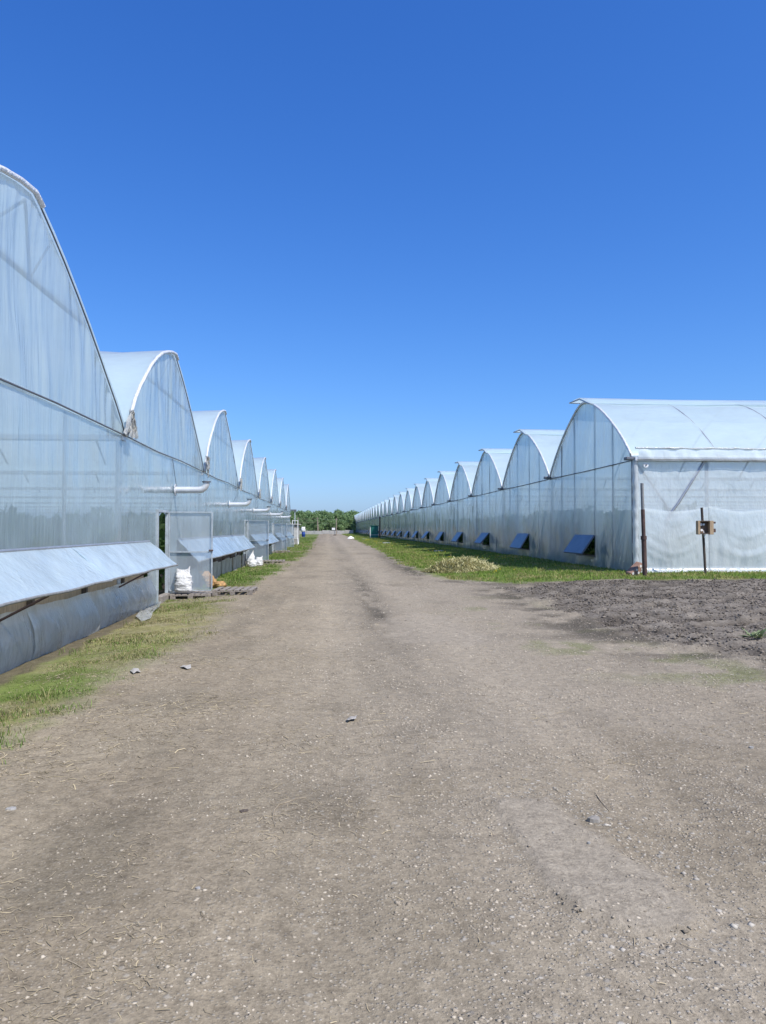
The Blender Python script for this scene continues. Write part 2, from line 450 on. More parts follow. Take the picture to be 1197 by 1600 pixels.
def zones(x, y):
    wob = (fbm(x * 1.3, y * 1.3, 3) - 0.5)
    wob2 = (fbm(x * 5, y * 5, 7) - 0.5)
    near = np.clip(np.abs(y) / 40, 0.3, 1)
    gr = sstep(-0.25, 0.35, polydist(x, y, GRASSR) + wob * 1.3 * near + wob2 * 0.4)
    gl = sstep(-0.3, 0.5, polydist(x, y, GRASSL) + wob * 1.1 * near + wob2 * 0.5)
    soil = sstep(-0.15, 0.2, polydist(x, y, SOIL) + wob * 0.7 + wob2 * 0.3)
    # trodden bare earth in front of the doors
    for dy, r in ((19.3, 2.1), (38.0, 2.2), (57.0, 2.0)):
        bare = sstep(1.15, 0.45, np.hypot((x + 2.3) / 2.0, (y - dy) / r) + wob * 0.8)
        gl = gl * (1 - 0.9 * bare)
    dry = np.exp(-((y - 13.8) / 3.6) ** 2) * (x < 0) + 0.3 * np.exp(-((y - 20) / 4.0) ** 2) * (x < 0)
    dry = np.maximum(dry, sstep(0.48, 0.64, fbm(x * 1.3, y * 1.3, 21)) * 0.7)
    gl = gl * (1 - 0.35 * dry * sstep(0.4, 0.62, fbm(x * 3, y * 3, 13)))
    patch = np.maximum(sstep(-0.015, 0.02, polydist(x, y, PATCH) + wob2 * 0.16 + wob * 0.12),
                       0.7 * sstep(-0.15, 0.25, polydist(x, y, PATCH2) + wob2 * 0.7))
    return gr * (1 - soil), gl, soil, dry, patch

def height(x, y):
    x = np.asarray(x, float); y = np.asarray(y, float)
    z = -0.09 * sstep(-2.2, -4.0, x) + 0.2 * sstep(3.6, 9.0, x)
    fade = np.exp(-np.maximum(np.hypot(x, y) - 60, 0) / 60)
    z = z + (fbm(x * 0.35, y * 0.35, 1) - 0.5) * 0.09 * fade
    road = sstep(2.6, 1.2, np.abs(x - 0.9))
    z = z + (fbm(x * 2.2, y * 2.2, 2) - 0.5) * 0.035 * fade + (fbm(x * 9, y * 9, 4) - 0.5) * 0.016 * fade * (1 - 0.3 * road)
    # wheel tracks
    z = z - 0.02 * (np.exp(-((x - 0.15) / 0.35) ** 2) + np.exp(-((x - 1.9) / 0.35) ** 2)) * fade
    soil = sstep(-0.25, 0.5, polydist(x, y, SOIL))
    ridge = 1 - np.abs(2 * fbm(x * 0.8 + y * 0.35, y * 2.1, 31, 3) - 1)
    z = z + soil * (0.17 * (ridge - 0.6) + 0.13 * (fbm(x * 4.5, y * 4.5, 33, 4) - 0.5))
    # churned verge where the field meets the road
    edge = np.exp(-(polydist(x, y, SOIL) / 0.7) ** 2)
    z = z + edge * 0.10 * (fbm(x * 3.2, y * 3.2, 41) - 0.45)
    dp = polydist(x, y, PATCH)
    z = z + 0.022 * sstep(-0.03, 0.02, dp) * sstep(0.9, 0.1, dp) * 1.0
    return z
def hz(x, y):
    return float(height(np.array([x]), np.array([y]))[0])

def axis(lo, hi, fine_lo, fine_hi, step, grow):
    a = list(np.arange(fine_lo, fine_hi + step * 0.5, step))
    s = step
    while a[-1] < hi: s *= grow; a.append(a[-1] + s)
    b = []; s = step; q = fine_lo
    while q > lo: s *= grow; q -= s; b.append(q)
    return np.array(b[::-1] + a)
gx = axis(-5000, 5000, -5.2, 11.5, 0.04, 1.09)
gy = [-60, -40, -25, -15, -9, -5, -2.5, -1, 0, 0.8, 1.4]
q = 1.8
while q < 420: gy.append(q); q += max(0.03, 0.011 * q)
s = 5.0
while q < 9000: gy.append(q); q += s; s *= 1.35
gy = np.array([-6000, -2500, -900, -300, -120] + gy)
GX, GY = np.meshgrid(gx, gy, indexing='ij')
GZ = height(GX, GY)
gr_, gl_, so_, dr_, pa_ = zones(GX, GY)
C3 = lambda c: np.array(c)[None, None, :]
n1 = fbm(GX * 0.55, GY * 0.4, 51)[..., None]; n2 = fbm(GX * 3, GY * 2.2, 52)[..., None]; n3 = fbm(GX * 11, GY * 9, 53)[..., None]
trk = fbm(GX * 2.6 + 0.25 * np.sin(GY * 0.12), GY * 0.13, 55, 3)[..., None]
base = C3((0.245, 0.207, 0.151)) * (0.50 + 0.30 * n1 + 0.22 * n2 + 0.16 * n3 + 0.34 * trk)
base = base + (C3((0.276, 0.238, 0.182)) - base) * (0.75 * sstep(-0.6, 1.6, GX) * sstep(0.35, 0.6, n1[..., 0] + 0.15))[..., None]
ctr = (np.exp(-((GX - 1.0) / 0.42) ** 2) * sstep(0.30, 0.62, fbm(GX * 3.5, GY * 0.5, 54)) * sstep(3.0, 8.0, GY))[..., None]
sid = (np.exp(-((GX + 1.35) / 0.55) ** 2) * sstep(0.34, 0.62, fbm(GX * 3, GY * 0.45, 56)))[..., None]
base = base * (1 - 0.20 * ctr - 0.14 * sid)
wtk = (np.exp(-((GX - 0.1) / 0.38) ** 2) + np.exp(-((GX - 1.95) / 0.38) ** 2))[..., None] * sstep(3.0, 9.0, GY)[..., None]
base = base * (1 + 0.10 * wtk)
# left shoulder: browner, strewn with chaff
sh = (sstep(0.2, -1.6, GX) * sstep(0.3, 0.6, fbm(GX * 1.1, GY * 0.8, 57)))[..., None]
base = base * (1 - 0.35 * sh) + C3((0.235, 0.19, 0.135)) * 0.35 * sh
# bare earth strip under the flaps, their shade painted into its colour
earth_shade = (sstep(-3.52, -3.68, GX + 0.25 * (fbm(GX * 3, GY * 2.5, 58) - 0.5)) * sstep(18.2, 17.4, GY))[..., None]
# damp / oily stains with their own outline
st = sstep(0.60, 0.72, fbm(GX * 1.6, GY * 1.1, 61))[..., None] * 0.13
base = base * (1 - st)
dk = (np.exp(-((GX - 3.6) / 0.9) ** 2 - ((GY - 31) / 2.2) ** 2) * sstep(0.35, 0.55, fbm(GX * 2, GY, 63)))[..., None]
base = base * (1 - 0.65 * dk)
rut = (np.exp(-((GX - 1.0) / 0.26) ** 2) * sstep(11.5, 14.5, GY) * sstep(34, 17, GY) * sstep(0.35, 0.6, fbm(GX * 5, GY * 1.5, 65)))[..., None]
base = base * (1 - 0.5 * rut)
verge = (np.exp(-((polydist(GX, GY, SOIL) + 0.3) / 0.8) ** 2) * sstep(0.4, 0.62, fbm(GX * 1.5, GY * 1.5, 67)))[..., None]
base = base * (1 - 0.68 * verge)
edg = (np.exp(-((polydist(GX, GY, GRASSR) + 0.45) / 0.45) ** 2) * sstep(19, 23, GY) * sstep(70, 34, GY) * sstep(0.30, 0.52, fbm(GX * 1.8, GY * 0.9, 68)))[..., None]
base = base * (1 - 0.55 * edg)
vgreen = (sstep(0.58, 0.70, fbm(GX * 1.2, GY * 1.2, 69)) * np.exp(-((polydist(GX, GY, SOIL) + 1.3) / 0.9) ** 2) * sstep(20, 15, GY))[..., None]
base = base * (1 - 0.6 * vgreen) + C3((0.13, 0.15, 0.05)) * 0.6 * vgreen
gcol = C3((0.11, 0.15, 0.035)) * (0.6 + 0.8 * n2)
gdry = C3((0.25, 0.215, 0.105)) * (0.65 + 0.7 * n2)
gcolm = gcol + (gdry - gcol) * np.clip(dr_ * 0.75, 0, 1)[..., None]
gm = np.maximum(gr_, gl_)[..., None]
far = np.clip((GY - 300) / 30, 0, 1)[..., None] + np.clip((np.abs(GX) - 60) / 20, 0, 1)[..., None] + np.clip((-GY - 6) / 6, 0, 1)[..., None] * 0.0
gm = np.clip(np.maximum(gm, far), 0, 1)
rdg = (1 - np.abs(2 * fbm(GX * 0.8 + GY * 0.35, GY * 2.1, 31, 3) - 1))[..., None]
scol = (C3((0.085, 0.072, 0.058)) + (C3((0.235, 0.208, 0.172)) - C3((0.085, 0.072, 0.058))) * np.clip((rdg - 0.55) * 1.9, 0, 1)) * (0.5 + 0.5 * n2 + 0.4 * n3)
pcol = C3((0.28, 0.245, 0.195)) * (0.86 + 0.22 * n2 + 0.1 * n3)
colr = base * (1 - gm) + gcolm * gm
colr = colr * (1 - 0.9 * earth_shade) + C3((0.115, 0.095, 0.065)) * (0.5 + 0.9 * n3) * 0.9 * earth_shade
colr = colr * (1 - so_[..., None]) + scol * so_[..., None]
colr = colr * (1 - 0.7 * pa_[..., None]) + pcol * 0.7 * pa_[..., None]
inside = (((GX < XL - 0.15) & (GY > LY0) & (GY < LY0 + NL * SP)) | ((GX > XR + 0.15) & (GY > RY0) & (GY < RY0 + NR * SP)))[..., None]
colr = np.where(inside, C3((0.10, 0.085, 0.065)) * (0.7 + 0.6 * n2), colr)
PG = np.stack([GX, GY, GZ], -1)
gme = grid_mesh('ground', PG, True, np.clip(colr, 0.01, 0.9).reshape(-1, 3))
pe = gme.attributes.new('peb', 'FLOAT', 'POINT')
pebv = (1 - gm[..., 0]) * (1 - 0.75 * so_) * (1 - 0.85 * pa_) * (0.35 + 0.65 * sstep(-1.5, 1.2, GX + 1.2 * (n1[..., 0] - 0.5)))
pe.data.foreach_set('value', pebv.astype(np.float32).ravel())
tag(link('ground', gme, M['ground']), kind='structure')

# ------------------------------------------------------------------ scatter helpers
def scatter(n, x0, x1, y0, y1, dens, ybias=1.0):
    x = rng.uniform(x0, x1, n); u = rng.random(n) ** ybias
    y = y0 + (y1 - y0) * u
    k = rng.random(n) < dens(x, y)
    return x[k], y[k]
def blades(x, y, hgt, wid, lean, colors, bend=0.5):
    """two-segment grass blades; returns V,F,C"""
    n = len(x); z = height(x, y) - 0.01
    a = rng.uniform(0, 6.283, n); dx, dy = np.cos(a), np.sin(a)
    b = rng.uniform(0, 6.283, n); lx, ly = np.cos(b) * lean * hgt, np.sin(b) * lean * hgt
    w = wid * 0.5
    V = np.zeros((n, 5, 3))
    V[:, 0] = np.stack([x - dx * w, y - dy * w, z], -1); V[:, 1] = np.stack([x + dx * w, y + dy * w, z], -1)
    mx, my, mz = x + lx * 0.35, y + ly * 0.35, z + hgt * 0.6
    V[:, 2] = np.stack([mx + dx * w * 0.75, my + dy * w * 0.75, mz], -1); V[:, 3] = np.stack([mx - dx * w * 0.75, my - dy * w * 0.75, mz], -1)
    V[:, 4] = np.stack([x + lx, y + ly, z + hgt * (1 - 0.25 * bend)], -1)
    o = np.arange(n)[:, None] * 5
    Ff = np.concatenate([o + np.array([[0, 1, 2]]), o + np.array([[0, 2, 3]]), o + np.array([[3, 2, 4]])], 1).reshape(-1, 3)
    return V.reshape(-1, 3), Ff, np.repeat(colors, 5, 0)
def lumps(x, y, r, flat, colors, sink=0.3, zoff=None):
    """angular stones: jittered octahedra"""
    n = len(x); z = height(x, y) if zoff is None else zoff
    base_ = np.array([[1, 0, 0], [0.3, 1, 0.1], [-1, 0.2, 0], [-0.2, -1, 0], [0.1, 0, 1], [0, 0.1, -1]], float)
    V = base_[None] * (1 + rng.uniform(-0.35, 0.35, (n, 6, 3)))
    V += rng.uniform(-0.2, 0.2, (n, 6, 3))
    V[:, :, 2] *= flat[:, None]
    a = rng.uniform(0, 6.283, n); c, s_ = np.cos(a)[:, None], np.sin(a)[:, None]
    X = V[:, :, 0] * c - V[:, :, 1] * s_; Y = V[:, :, 0] * s_ + V[:, :, 1] * c
    V = np.stack([X, Y, V[:, :, 2]], -1) * r[:, None, None]
    V[:, :, 0] += x[:, None]; V[:, :, 1] += y[:, None]; V[:, :, 2] += (z + r * flat * (0.5 - sink))[:, None]
    o = np.arange(n)[:, None] * 6
    T = np.array([[0, 1, 4], [1, 2, 4], [2, 3, 4], [3, 0, 4], [1, 0, 5], [2, 1, 5], [3, 2, 5], [0, 3, 5]])
    Ff = (o[:, :, None] + T[None]).reshape(-1, 3)
    return V.reshape(-1, 3), Ff, np.repeat(colors, 6, 0)
def sticks(x, y, L, w, colors, z=None, tilt=0.12):
    """chaff: thin bent flat strips lying about"""
    n = len(x); z = (height(x, y) + 0.004) if z is None else z
    a = rng.uniform(0, 6.283, n); k = rng.uniform(-0.9, 0.9, n)
    d1 = np.stack([np.cos(a), np.sin(a), rng.uniform(-tilt, tilt, n)], -1); d2 = np.stack([np.cos(a + k), np.sin(a + k), rng.uniform(-tilt, tilt, n)], -1)
    p0 = np.stack([x, y, z], -1); p1 = p0 + d1 * (L * 0.5)[:, None]; p2 = p1 + d2 * (L * 0.5)[:, None]
    sdv = np.stack([-np.sin(a), np.cos(a), np.full(n, 0.25)], -1) * (w * 0.5)[:, None]
    V = np.stack([p0 - sdv, p0 + sdv, p1 + sdv, p1 - sdv, p2 + sdv, p2 - sdv], 1)
    o = np.arange(n)[:, None] * 6
    Ff = np.concatenate([o + np.array([[0, 1, 2, 3]]), o + np.array([[3, 2, 4, 5]])], 1).reshape(-1, 4)
    return V.reshape(-1, 3), Ff, np.repeat(colors, 6, 0)
def stuff(name, parts, mat, label, cat, smooth=False, parent=None):
    off = 0; Vs, Fs, Cs = [], [], []
    for V, Ff, Cc in parts:
        Vs.append(V); Fs.append(Ff + off); Cs.append(Cc); off += len(V)
    o = link(name, np_mesh(name, np.concatenate(Vs), np.concatenate(Fs), smooth, np.concatenate(Cs)), mat, parent)
    if parent is None: tag(o, label, cat, kind='stuff')
    else: o['kind'] = 'stuff'
    return o
def pal(n, a, b, jit=0.25):
    t = rng.random((n, 1)); c = np.array(a)[None] * (1 - t) + np.array(b)[None] * t
    return np.clip(c * (1 + rng.uniform(-jit, jit, (n, 1))), 0.005, 0.9)

# ------------------------------------------------------------------ greenhouses
LPROF = [(0, 3.5), (0.12, 3.72), (0.35, 4.02), (0.65, 4.36), (1.05, 4.68), (1.5, 4.98), (2.05, 5.34), (2.6, 5.62), (3.2, 5.87), (3.8, 6.04), (4.35, 6.16), (4.85, 6.22),
         (5.1, 6.14), (5.6, 5.93), (6.1, 5.70), (6.7, 5.39), (7.3, 5.06), (7.9, 4.70), (8.5, 4.33), (9.0, 4.02), (9.4, 3.74), (9.65, 3.5)]
RPROF = [(0, 3.97), (0.12, 4.2), (0.35, 4.42), (0.7, 4.72), (1.18, 5.08), (1.6, 5.36), (2.1, 5.67), (2.6, 5.95), (3.1, 6.2), (3.6, 6.41), (4.1, 6.57), (4.6, 6.68), (5.0, 6.72),
         (5.4, 6.66), (5.8, 6.53), (6.3, 6.31), (6.9, 6.02), (7.5, 5.68), (8.1, 5.3), (8.7, 4.86), (9.2, 4.44), (9.5, 4.15), (9.65, 3.97)]

def wall_sheet(name, x, y0, y1, z0, z1, mat, parent, dy=0.14, amp=0.02, seed=0, side=1, foot=0.0):
    """vertical film sheet in the plane x with gathered, billowing relief (side: outward direction)"""
    ny = max(3, int((y1 - y0) / dy)); nz = max(3, int((z1 - z0) / 0.16))
    Y, Z = np.meshgrid(np.linspace(0, y1 - y0, ny), np.linspace(z0, z1, nz), indexing='ij')
    yy = Y + y0
    e = np.clip(np.minimum(Y, y1 - y0 - Y) / 0.3, 0, 1) * np.clip(np.minimum(Z - z0 + 0.03, z1 - Z) / 0.25, 0, 1)
    d = (fbm(yy * 0.9, Z * 0.5, seed, 2) - 0.4) * 2.2 * amp + (fbm(yy * 4.5, Z * 0.7, seed + 5, 3) - 0.5) * amp * 1.3
    X = side * d * e + side * foot * np.clip((z0 + 0.35 - Z) / 0.35, 0, 1) ** 2
    o = link(name, grid_mesh(name, np.stack([X, Y, Z], -1)), mat, parent, (x, y0, 0))
    return o
def gable_sheet_mesh(name, prof, zb, seed, amp, side):
    u = np.linspace(0, SP, 150); t = np.linspace(0, 1, 18)
    top = np.interp(u, [p[0] for p in prof], [p[1] for p in prof]) - 0.02
    U, T = np.meshgrid(u, t, indexing='ij'); Z = zb + (np.maximum(top, zb + 0.01)[:, None] - zb) * T
    e = np.clip(np.minimum(T, 1 - T) / 0.15, 0, 1) * np.clip(np.minimum(U, SP - U) / 0.4, 0, 1)
    d = (fbm(U * 0.8, Z * 0.6, seed, 2) - 0.4) * 2.2 * amp + (fbm(U * 5 + Z * 0.6, Z * 0.5, seed + 4, 3) - 0.5) * 1.3 * amp
    dist = np.maximum(top[:, None] - Z, 0)
    e = np.maximum(e, np.clip((1 - T) / 0.04, 0, 1) * np.clip(np.minimum(U, SP - U) / 0.1, 0, 1))
    d = d + amp * 1.5 * (fbm(U * 6.5 + dist * 0.7, dist * 0.25, seed + 9, 2) - 0.5) * np.exp(-dist / 0.9)
    return grid_mesh(name, np.stack([side * d * e, U, Z], -1), flip=side < 0)
def roof_mesh(name, prof, x0, x1, nx, seed):
    us = np.array([p[0] for p in prof]); zs = np.array([p[1] for p in prof])
    x = np.linspace(0, 1, nx) ** 1.6 * (x1 - x0) + x0
    X, U = np.meshgrid(x, us, indexing='ij')
    Z = np.interp(U, us, zs) + 0.03
    # film sags a little between the arches
    sag = np.abs(np.sin((X - x0) / 3.0 * math.pi)) * 0.05 * np.clip(np.minimum(U, SP - U) / 1.0, 0, 1)
    Z = Z - sag + (fbm(X * 0.9, U * 1.5, seed) - 0.5) * 0.07 * np.clip(np.minimum(U, SP - U) / 1.0, 0, 1)
    return grid_mesh(name, np.stack([X, U, Z], -1), flip=x1 < x0)
def arch_mb(prof, x, r, n=6, a=0, b=None, off=0.0):
    pts = [(x, u, z + off) for u, z in prof[a:b]]
    return MB().tube(pts, r, n)
def bunch(name, parent, loc, s, seed):
    """a gathered handful of film tied at the valley: a few ruffled strips"""
    r = np.random.default_rng(seed); Vs, Fs, o = [], [], 0
    for k in range(6):
        nu, nv = 12, 9
        U, V = np.meshgrid(np.linspace(-1, 1, nu), np.linspace(0, 1, nv), indexing='ij')
        a = r.uniform(-0.7, 0.7)
        w = s * r.uniform(0.35, 0.7) * (0.25 + V)
        X = 0.02 + s * 0.5 * (fbm(U * 2.5 + k, V * 3, seed + k) - 0.3) + s * 0.12 * k * 0.4
        Y = U * w + a * s * V + s * 0.7 * (fbm(U * 2 + 7, V * 3.5, seed + k + 3) - 0.5)
        Z = s * (0.9 - V * r.uniform(1.2, 2.4)) + s * 0.6 * (fbm(U * 2.2, V * 2 + 4, seed + k + 5) - 0.5)
        idx = np.arange(nu * nv).reshape(nu, nv) + o
        Fs.append(np.stack([idx[:-1, :-1], idx[1:, :-1], idx[1:, 1:], idx[:-1, 1:]], -1).reshape(-1, 4))
        sg = 1 if loc[0] < 0 else -1
        Vs.append(np.stack([sg * X, Y, Z], -1).reshape(-1, 3)); o += nu * nv
    return link(name, np_mesh(name, np.concatenate(Vs), np.concatenate(Fs), True), M['film_bunch'], parent, loc)

# ---- left block -------------------------------------------------------------
GL = thing('greenhouse', 'multi-span film greenhouse with long propped side flaps, open film doors and chimney elbows', 'greenhouse', (XL, 15.44, -0.09))
LX1 = XL - 34.0
roofL = roof_mesh('roof_film', LPROF, 0.06, -34.0, 26, 3)
archL = arch_mb(LPROF, 0.065, 0.04, 7, 0, 13).mesh('arch_wrap'); archL.materials.append(M['white_wrap'])
archL2 = arch_mb(LPROF, 0.03, 0.013, 6).mesh('gable_arch'); archL2.materials.append(M['steel_dark'])
iarchL = arch_mb(LPROF, 0.0, 0.03, 5, 1, -1, -0.03).mesh('roof_arch'); iarchL.materials.append(M['steel'])
gabL = [gable_sheet_mesh('gable_film', LPROF, LG + 0.02, 10 + k * 7, 0.05, 1) for k in range(3)]
railL = MB().tube([(0.03, 0, LG), (0.035, SP * 0.3, LG - 0.03), (0.035, SP * 0.6, LG + 0.01), (0.03, SP, LG)], 0.015, 6).mesh('gable_rail'); railL.materials.append(M['steel_dark'])
postL = MB().tube([(-0.09, 0, -0.3), (-0.09, 0, LG)], 0.06, 8).mesh('post'); postL.materials.append(M['steel'])
gutL = MB().box((0.02, -0.14, LG - 0.10), (-34, 0.14, LG - 0.005)).mesh('gutter'); gutL.materials.append(M['zinc'])
tieL = MB().tube([(-0.08, 2.0, 5.1), (-0.08, 7.3, 5.1)], 0.035, 6).mesh('truss_tie'); tieL.materials.append(M['steel'])
stL = [MB().tube([(-0.08, 4.85, 6.12), (-0.08, 5.05, 5.12)], 0.022, 6), MB().tube([(-0.08, 4.85, 6.12), (-0.08, 3.4, 5.12)], 0.022, 6),
       MB().tube([(-0.08, 5.05, 5.12), (-0.08, 5.75, 5.82)], 0.018, 6), MB().tube([(-0.08, 3.4, 5.12), (-0.08, 2.9, 5.7)], 0.018, 6)]
stL = [s.mesh('truss_strut') for s in stL]
for s in stL: s.materials.append(M['steel'])
for k in range(NL):
    y = LY0 + k * SP
    link('roof_film', roofL, M['film_roof'], GL, (XL, y, 0))
    link('gable_film', gabL[k % 3], M['film_wall'], GL, (XL, y, 0))
    link('arch_wrap', archL, None, GL, (XL, y, 0))
    link('gable_arch', archL2, None, GL, (XL, y, 0))
    link('gable_rail', railL, None, GL, (XL, y, 0))
    link('post', postL, None, GL, (XL, y, 0))
    link('gutter', gutL, None, GL, (XL, y, 0))
    link('truss_tie', tieL, None, GL, (XL, y, 0))
    for s in stL: link('truss_strut', s, None, GL, (XL, y, 0))
    for j in range(1, 6): link('roof_arch', iarchL, None, GL, (XL - 3.0 * j, y, 0))
    if k >= 2: bunch('film_bunch', GL, (XL + 0.07, y + 0.02, LG + 0.22), 0.30 if k < 4 else 0.24, 70 + k)
yE = LY0 + NL * SP
link('post', postL, None, GL, (XL, yE, 0)); link('gutter', gutL, None, GL, (XL, yE, 0))
# far side wall of the block and its back end, so that light inside is right
P = np.array([[[0, 0, -0.3], [0, 0, LG]], [[-34, 0, -0.3], [-34, 0, LG]]], float)
endm = grid_mesh('side_wall_film', P); endm.materials.append(M['film_wall'])
link('side_wall_film', endm, None, GL, (XL, yE, 0)); link('side_wall_film', endm, None, GL, (XL, LY0, 0))
link('back_wall_film', grid_mesh('back_wall_film', np.array([[[0, 0, -0.3], [0, 0, LG]], [[0, NL * SP, -0.3], [0, NL * SP, LG]]], float)), M['film_wall'], GL, (LX1, LY0, 0))

HZ = 1.37
flaps = [(-3.6, 17.56), (20.9, 37.0), (40.2, 55.4), (58.6, 66.5), (69.5, 81.5)]
doors = [(18.45, 19.58), (37.7, 38.77), (56.1, 57.1), (67.2, 68.2)]
def splits(a, b, step, extra=()):
    n = max(1, round((b - a) / step)); q = [a + (b - a) * i / n for i in range(n + 1)]
    return list(zip(q[:-1], q[1:]))
sd = 100
for a, b in flaps:
    for p, q in splits(a, b, 4.8):
        sd += 1
        wall_sheet('wall_film', XL, p, q, HZ, LG - 0.01, M['film_wall'], GL, 0.13 if p < 30 else 0.3, 0.03, sd)
        if p > a + 0.1: MB().tube([(-0.07, 0, HZ), (-0.07, 0, LG - 0.02)], 0.03, 6).obj('mullion', M['steel'], GL, (XL, p, 0))
    MB().tube([(0.03, a, HZ + 0.01), (0.03, b, HZ + 0.01)], 0.025, 6).obj('hinge_rail', M['steel'], GL, (XL, 0, 0))
# full-height film between flaps and doors
full = [(17.56, 18.45), (19.58, 20.9), (37.0, 37.7), (38.77, 40.2), (55.4, 56.1), (57.1, 58.6), (66.5, 67.2), (68.2, 69.5), (81.5, yE)]
for a, b in full:
    sd += 1
    wall_sheet('wall_film', XL, a, b, -0.1, LG - 0.01, M['film_wall'], GL, 0.1, 0.03, sd, 1, 0.06)
for a, b in doors:
    sd += 1
    wall_sheet('wall_film', XL, a, b, 2.12, LG - 0.01, M['film_wall'], GL, 0.1, 0.02, sd)
# propped side flaps: panels hinged at the rail, standing out at forty-five degrees
sd = 0
for fi, (a, b) in enumerate(flaps):
    for p, q in splits(a, b, 5.2):
        sd += 1
        ny = max(6, int((q - p) / 0.12)); nt_ = 12
        Y, T = np.meshgrid(np.linspace(-0.05, q - p + 0.03, ny), np.linspace(0, 1, nt_), indexing='ij')
        L = 0.78 + 0.05 * (fbm((Y + p) * 1.3, Y * 0, sd) - 0.5) * T
        ang = math.radians(47 + (3 if fi == 0 else -4))
        bul = (fbm((Y + p) * 0.8, T * 2, sd + 3) - 0.5) * 0.06 * np.sin(T * math.pi) + (fbm((Y + p) * 2.2 + T * 2.6, T * 1.0, sd + 8) - 0.5) * 0.06 * np.sin(np.clip(T * 1.1, 0, 1) * math.pi) ** 0.6
        X = 0.04 + T * L * math.sin(ang) + bul * math.cos(ang); Z = HZ - T * L * math.cos(ang) + bul * math.sin(ang)
        top = np.stack([X, Y, Z], -1)
        fl = link('vent_flap', grid_mesh('vent_flap', top, flip=True), M['film_flap'], GL, (XL, p, 0))
        e0 = top[:, -1]
        MB().tube([tuple(e0[i] + np.array([0, 0, -0.015])) for i in range(0, ny, 3)] + [tuple(e0[-1] + np.array([0, 0, -0.015]))], 0.02, 6).obj('flap_bar', M['rust_grey'], fl, (XL, p, 0))
        MB().tube([tuple(top[1, i] - np.array([0.012, 0, 0.016])) for i in range(nt_)], 0.018, 6).obj('flap_rib', M['steel'], fl, (XL, p, 0))
        MB().tube([(-0.02, (q - p) * 0.5, 0.5), tuple(e0[ny // 2] - np.array([0.02, 0, 0.03]))], 0.018, 6).obj('flap_prop', M['rust'], fl, (XL, p, 0))
    # what stands behind the gap: sill board and stub posts
    MB().box((-0.14, a, 0.42), (-0.09, b, 0.82)).obj('sill_board', M['pale_wood'] if fi == 0 else M['dark_wood'], GL, (XL, 0, -0.02))
    for p, q in splits(a, b, 2.4):
        MB().box((-0.09, -0.045, -0.3), (-0.01, 0.045, HZ)).obj('stub_post', M['dark_wood'], GL, (XL, p + 0.4, 0))
# near skirt: slack film pegged along the ground
def skirt_film(p, q, seed):
    ny, nz = int((q - p) / 0.07), 16
    Y, T = np.meshgrid(np.linspace(0, q - p, ny), np.linspace(0, 1, nz), indexing='ij')
    yy = Y + p
    topz = 0.60 + 0.06 * (fbm(yy * 0.8, yy * 0, seed) - 0.5) + 0.03 * (fbm(yy * 4, yy * 0, seed + 1) - 0.5)
    Z = -0.14 + (topz + 0.14) * T
    fold = (fbm(yy * 2.6 + T * 1.1, T * 0.5, seed + 2, 4) - 0.45) * (0.6 + 0.4 * T)
    X = 0.06 + 0.09 * np.sin(np.clip(T * 1.1, 0, 1) * math.pi) * (0.4 + 0.9 * fbm(yy * 0.5, T, seed + 3)) + 0.24 * fold * np.sin(T * math.pi * 0.9 + 0.25) + 0.05 * (1 - T) ** 2
    return link('skirt_film', grid_mesh('skirt_film', np.stack([X, Y, Z], -1)), M['film_skirt'], GL, (XL, p, 0))
for i, (p, q) in enumerate(splits(-3.6, 17.7, 7.2)): skirt_film(p - (0.12 if i else 0), q - (0.0 if i < 2 else 0.05), 200 + i)
# further skirts: grey boards side by side
brd = [MB().box((0.0, 0.006, -0.15), (0.035, 1.14, 0.50 + 0.03 * k), 0.006).mesh('skirt_board') for k in range(3)]
for b_ in brd: b_.materials.append(M['slate'])
for a, b in flaps[1:]:
    for i, (p, q) in enumerate(splits(a, b, 1.15)):
        link('skirt_board', brd[(i * 7) % 3], None, GL, (XL + 0.04 + 0.02 * ((i * 5) % 3), p, -0.05), (0, 0, math.radians(((i * 37) % 5 - 2) * 0.7)))
MB().box((0.08, -0.08, -0.2), (0.18, 0.08, 0.62), 0.01).obj('skirt_post', M['rust'], GL, (XL, 24.0, 0))

# open doors of film on a light frame
def door(parent, y_h, open_deg, wd=1.08, z0=0.12, z1=2.08):
    a = math.radians(open_deg)                 # 90 = square to the wall, swung out towards the road
    rot = (0, 0, a - math.pi / 2)
    ny, nz = 14, 20
    U, Z = np.meshgrid(np.linspace(0.03, wd - 0.03, ny), np.linspace(z0 + 0.02, z1 - 0.02, nz), indexing='ij')
    W = (fbm(U * 3, Z * 1.2, int(y_h)) - 0.5) * 0.03
    d = link('door', grid_mesh('door', np.stack([U, W * 0.5 + 0.04, Z], -1)), M['film_door'], parent, (XL + 0.05, y_h, 0), rot)
    fr = MB()
    for u in (0.015, wd - 0.015): fr.box((u - 0.015, -0.012, z0), (u + 0.015, 0.03, z1))
    for z in (z0, z1, z0 + (z1 - z0) * 0.49): fr.box((0.0305, -0.010, z - 0.014), (wd - 0.0305, 0.028, z + 0.014))
    fr.obj('door_frame', M['door_steel'], d, (XL + 0.05, y_h, 0), rot)
    MB().box((wd - 0.09, -0.06, 1.10), (wd + 0.02, -0.013, 1.14), 0.006).obj('door_handle', M['rust'], d, (XL + 0.05, y_h, 0), rot)
M['film_door'] = film('film_door', tint=(0.66, 0.76, 0.82), clear=0.42, transl=0.5, rough=0.12, dirt=0.35)
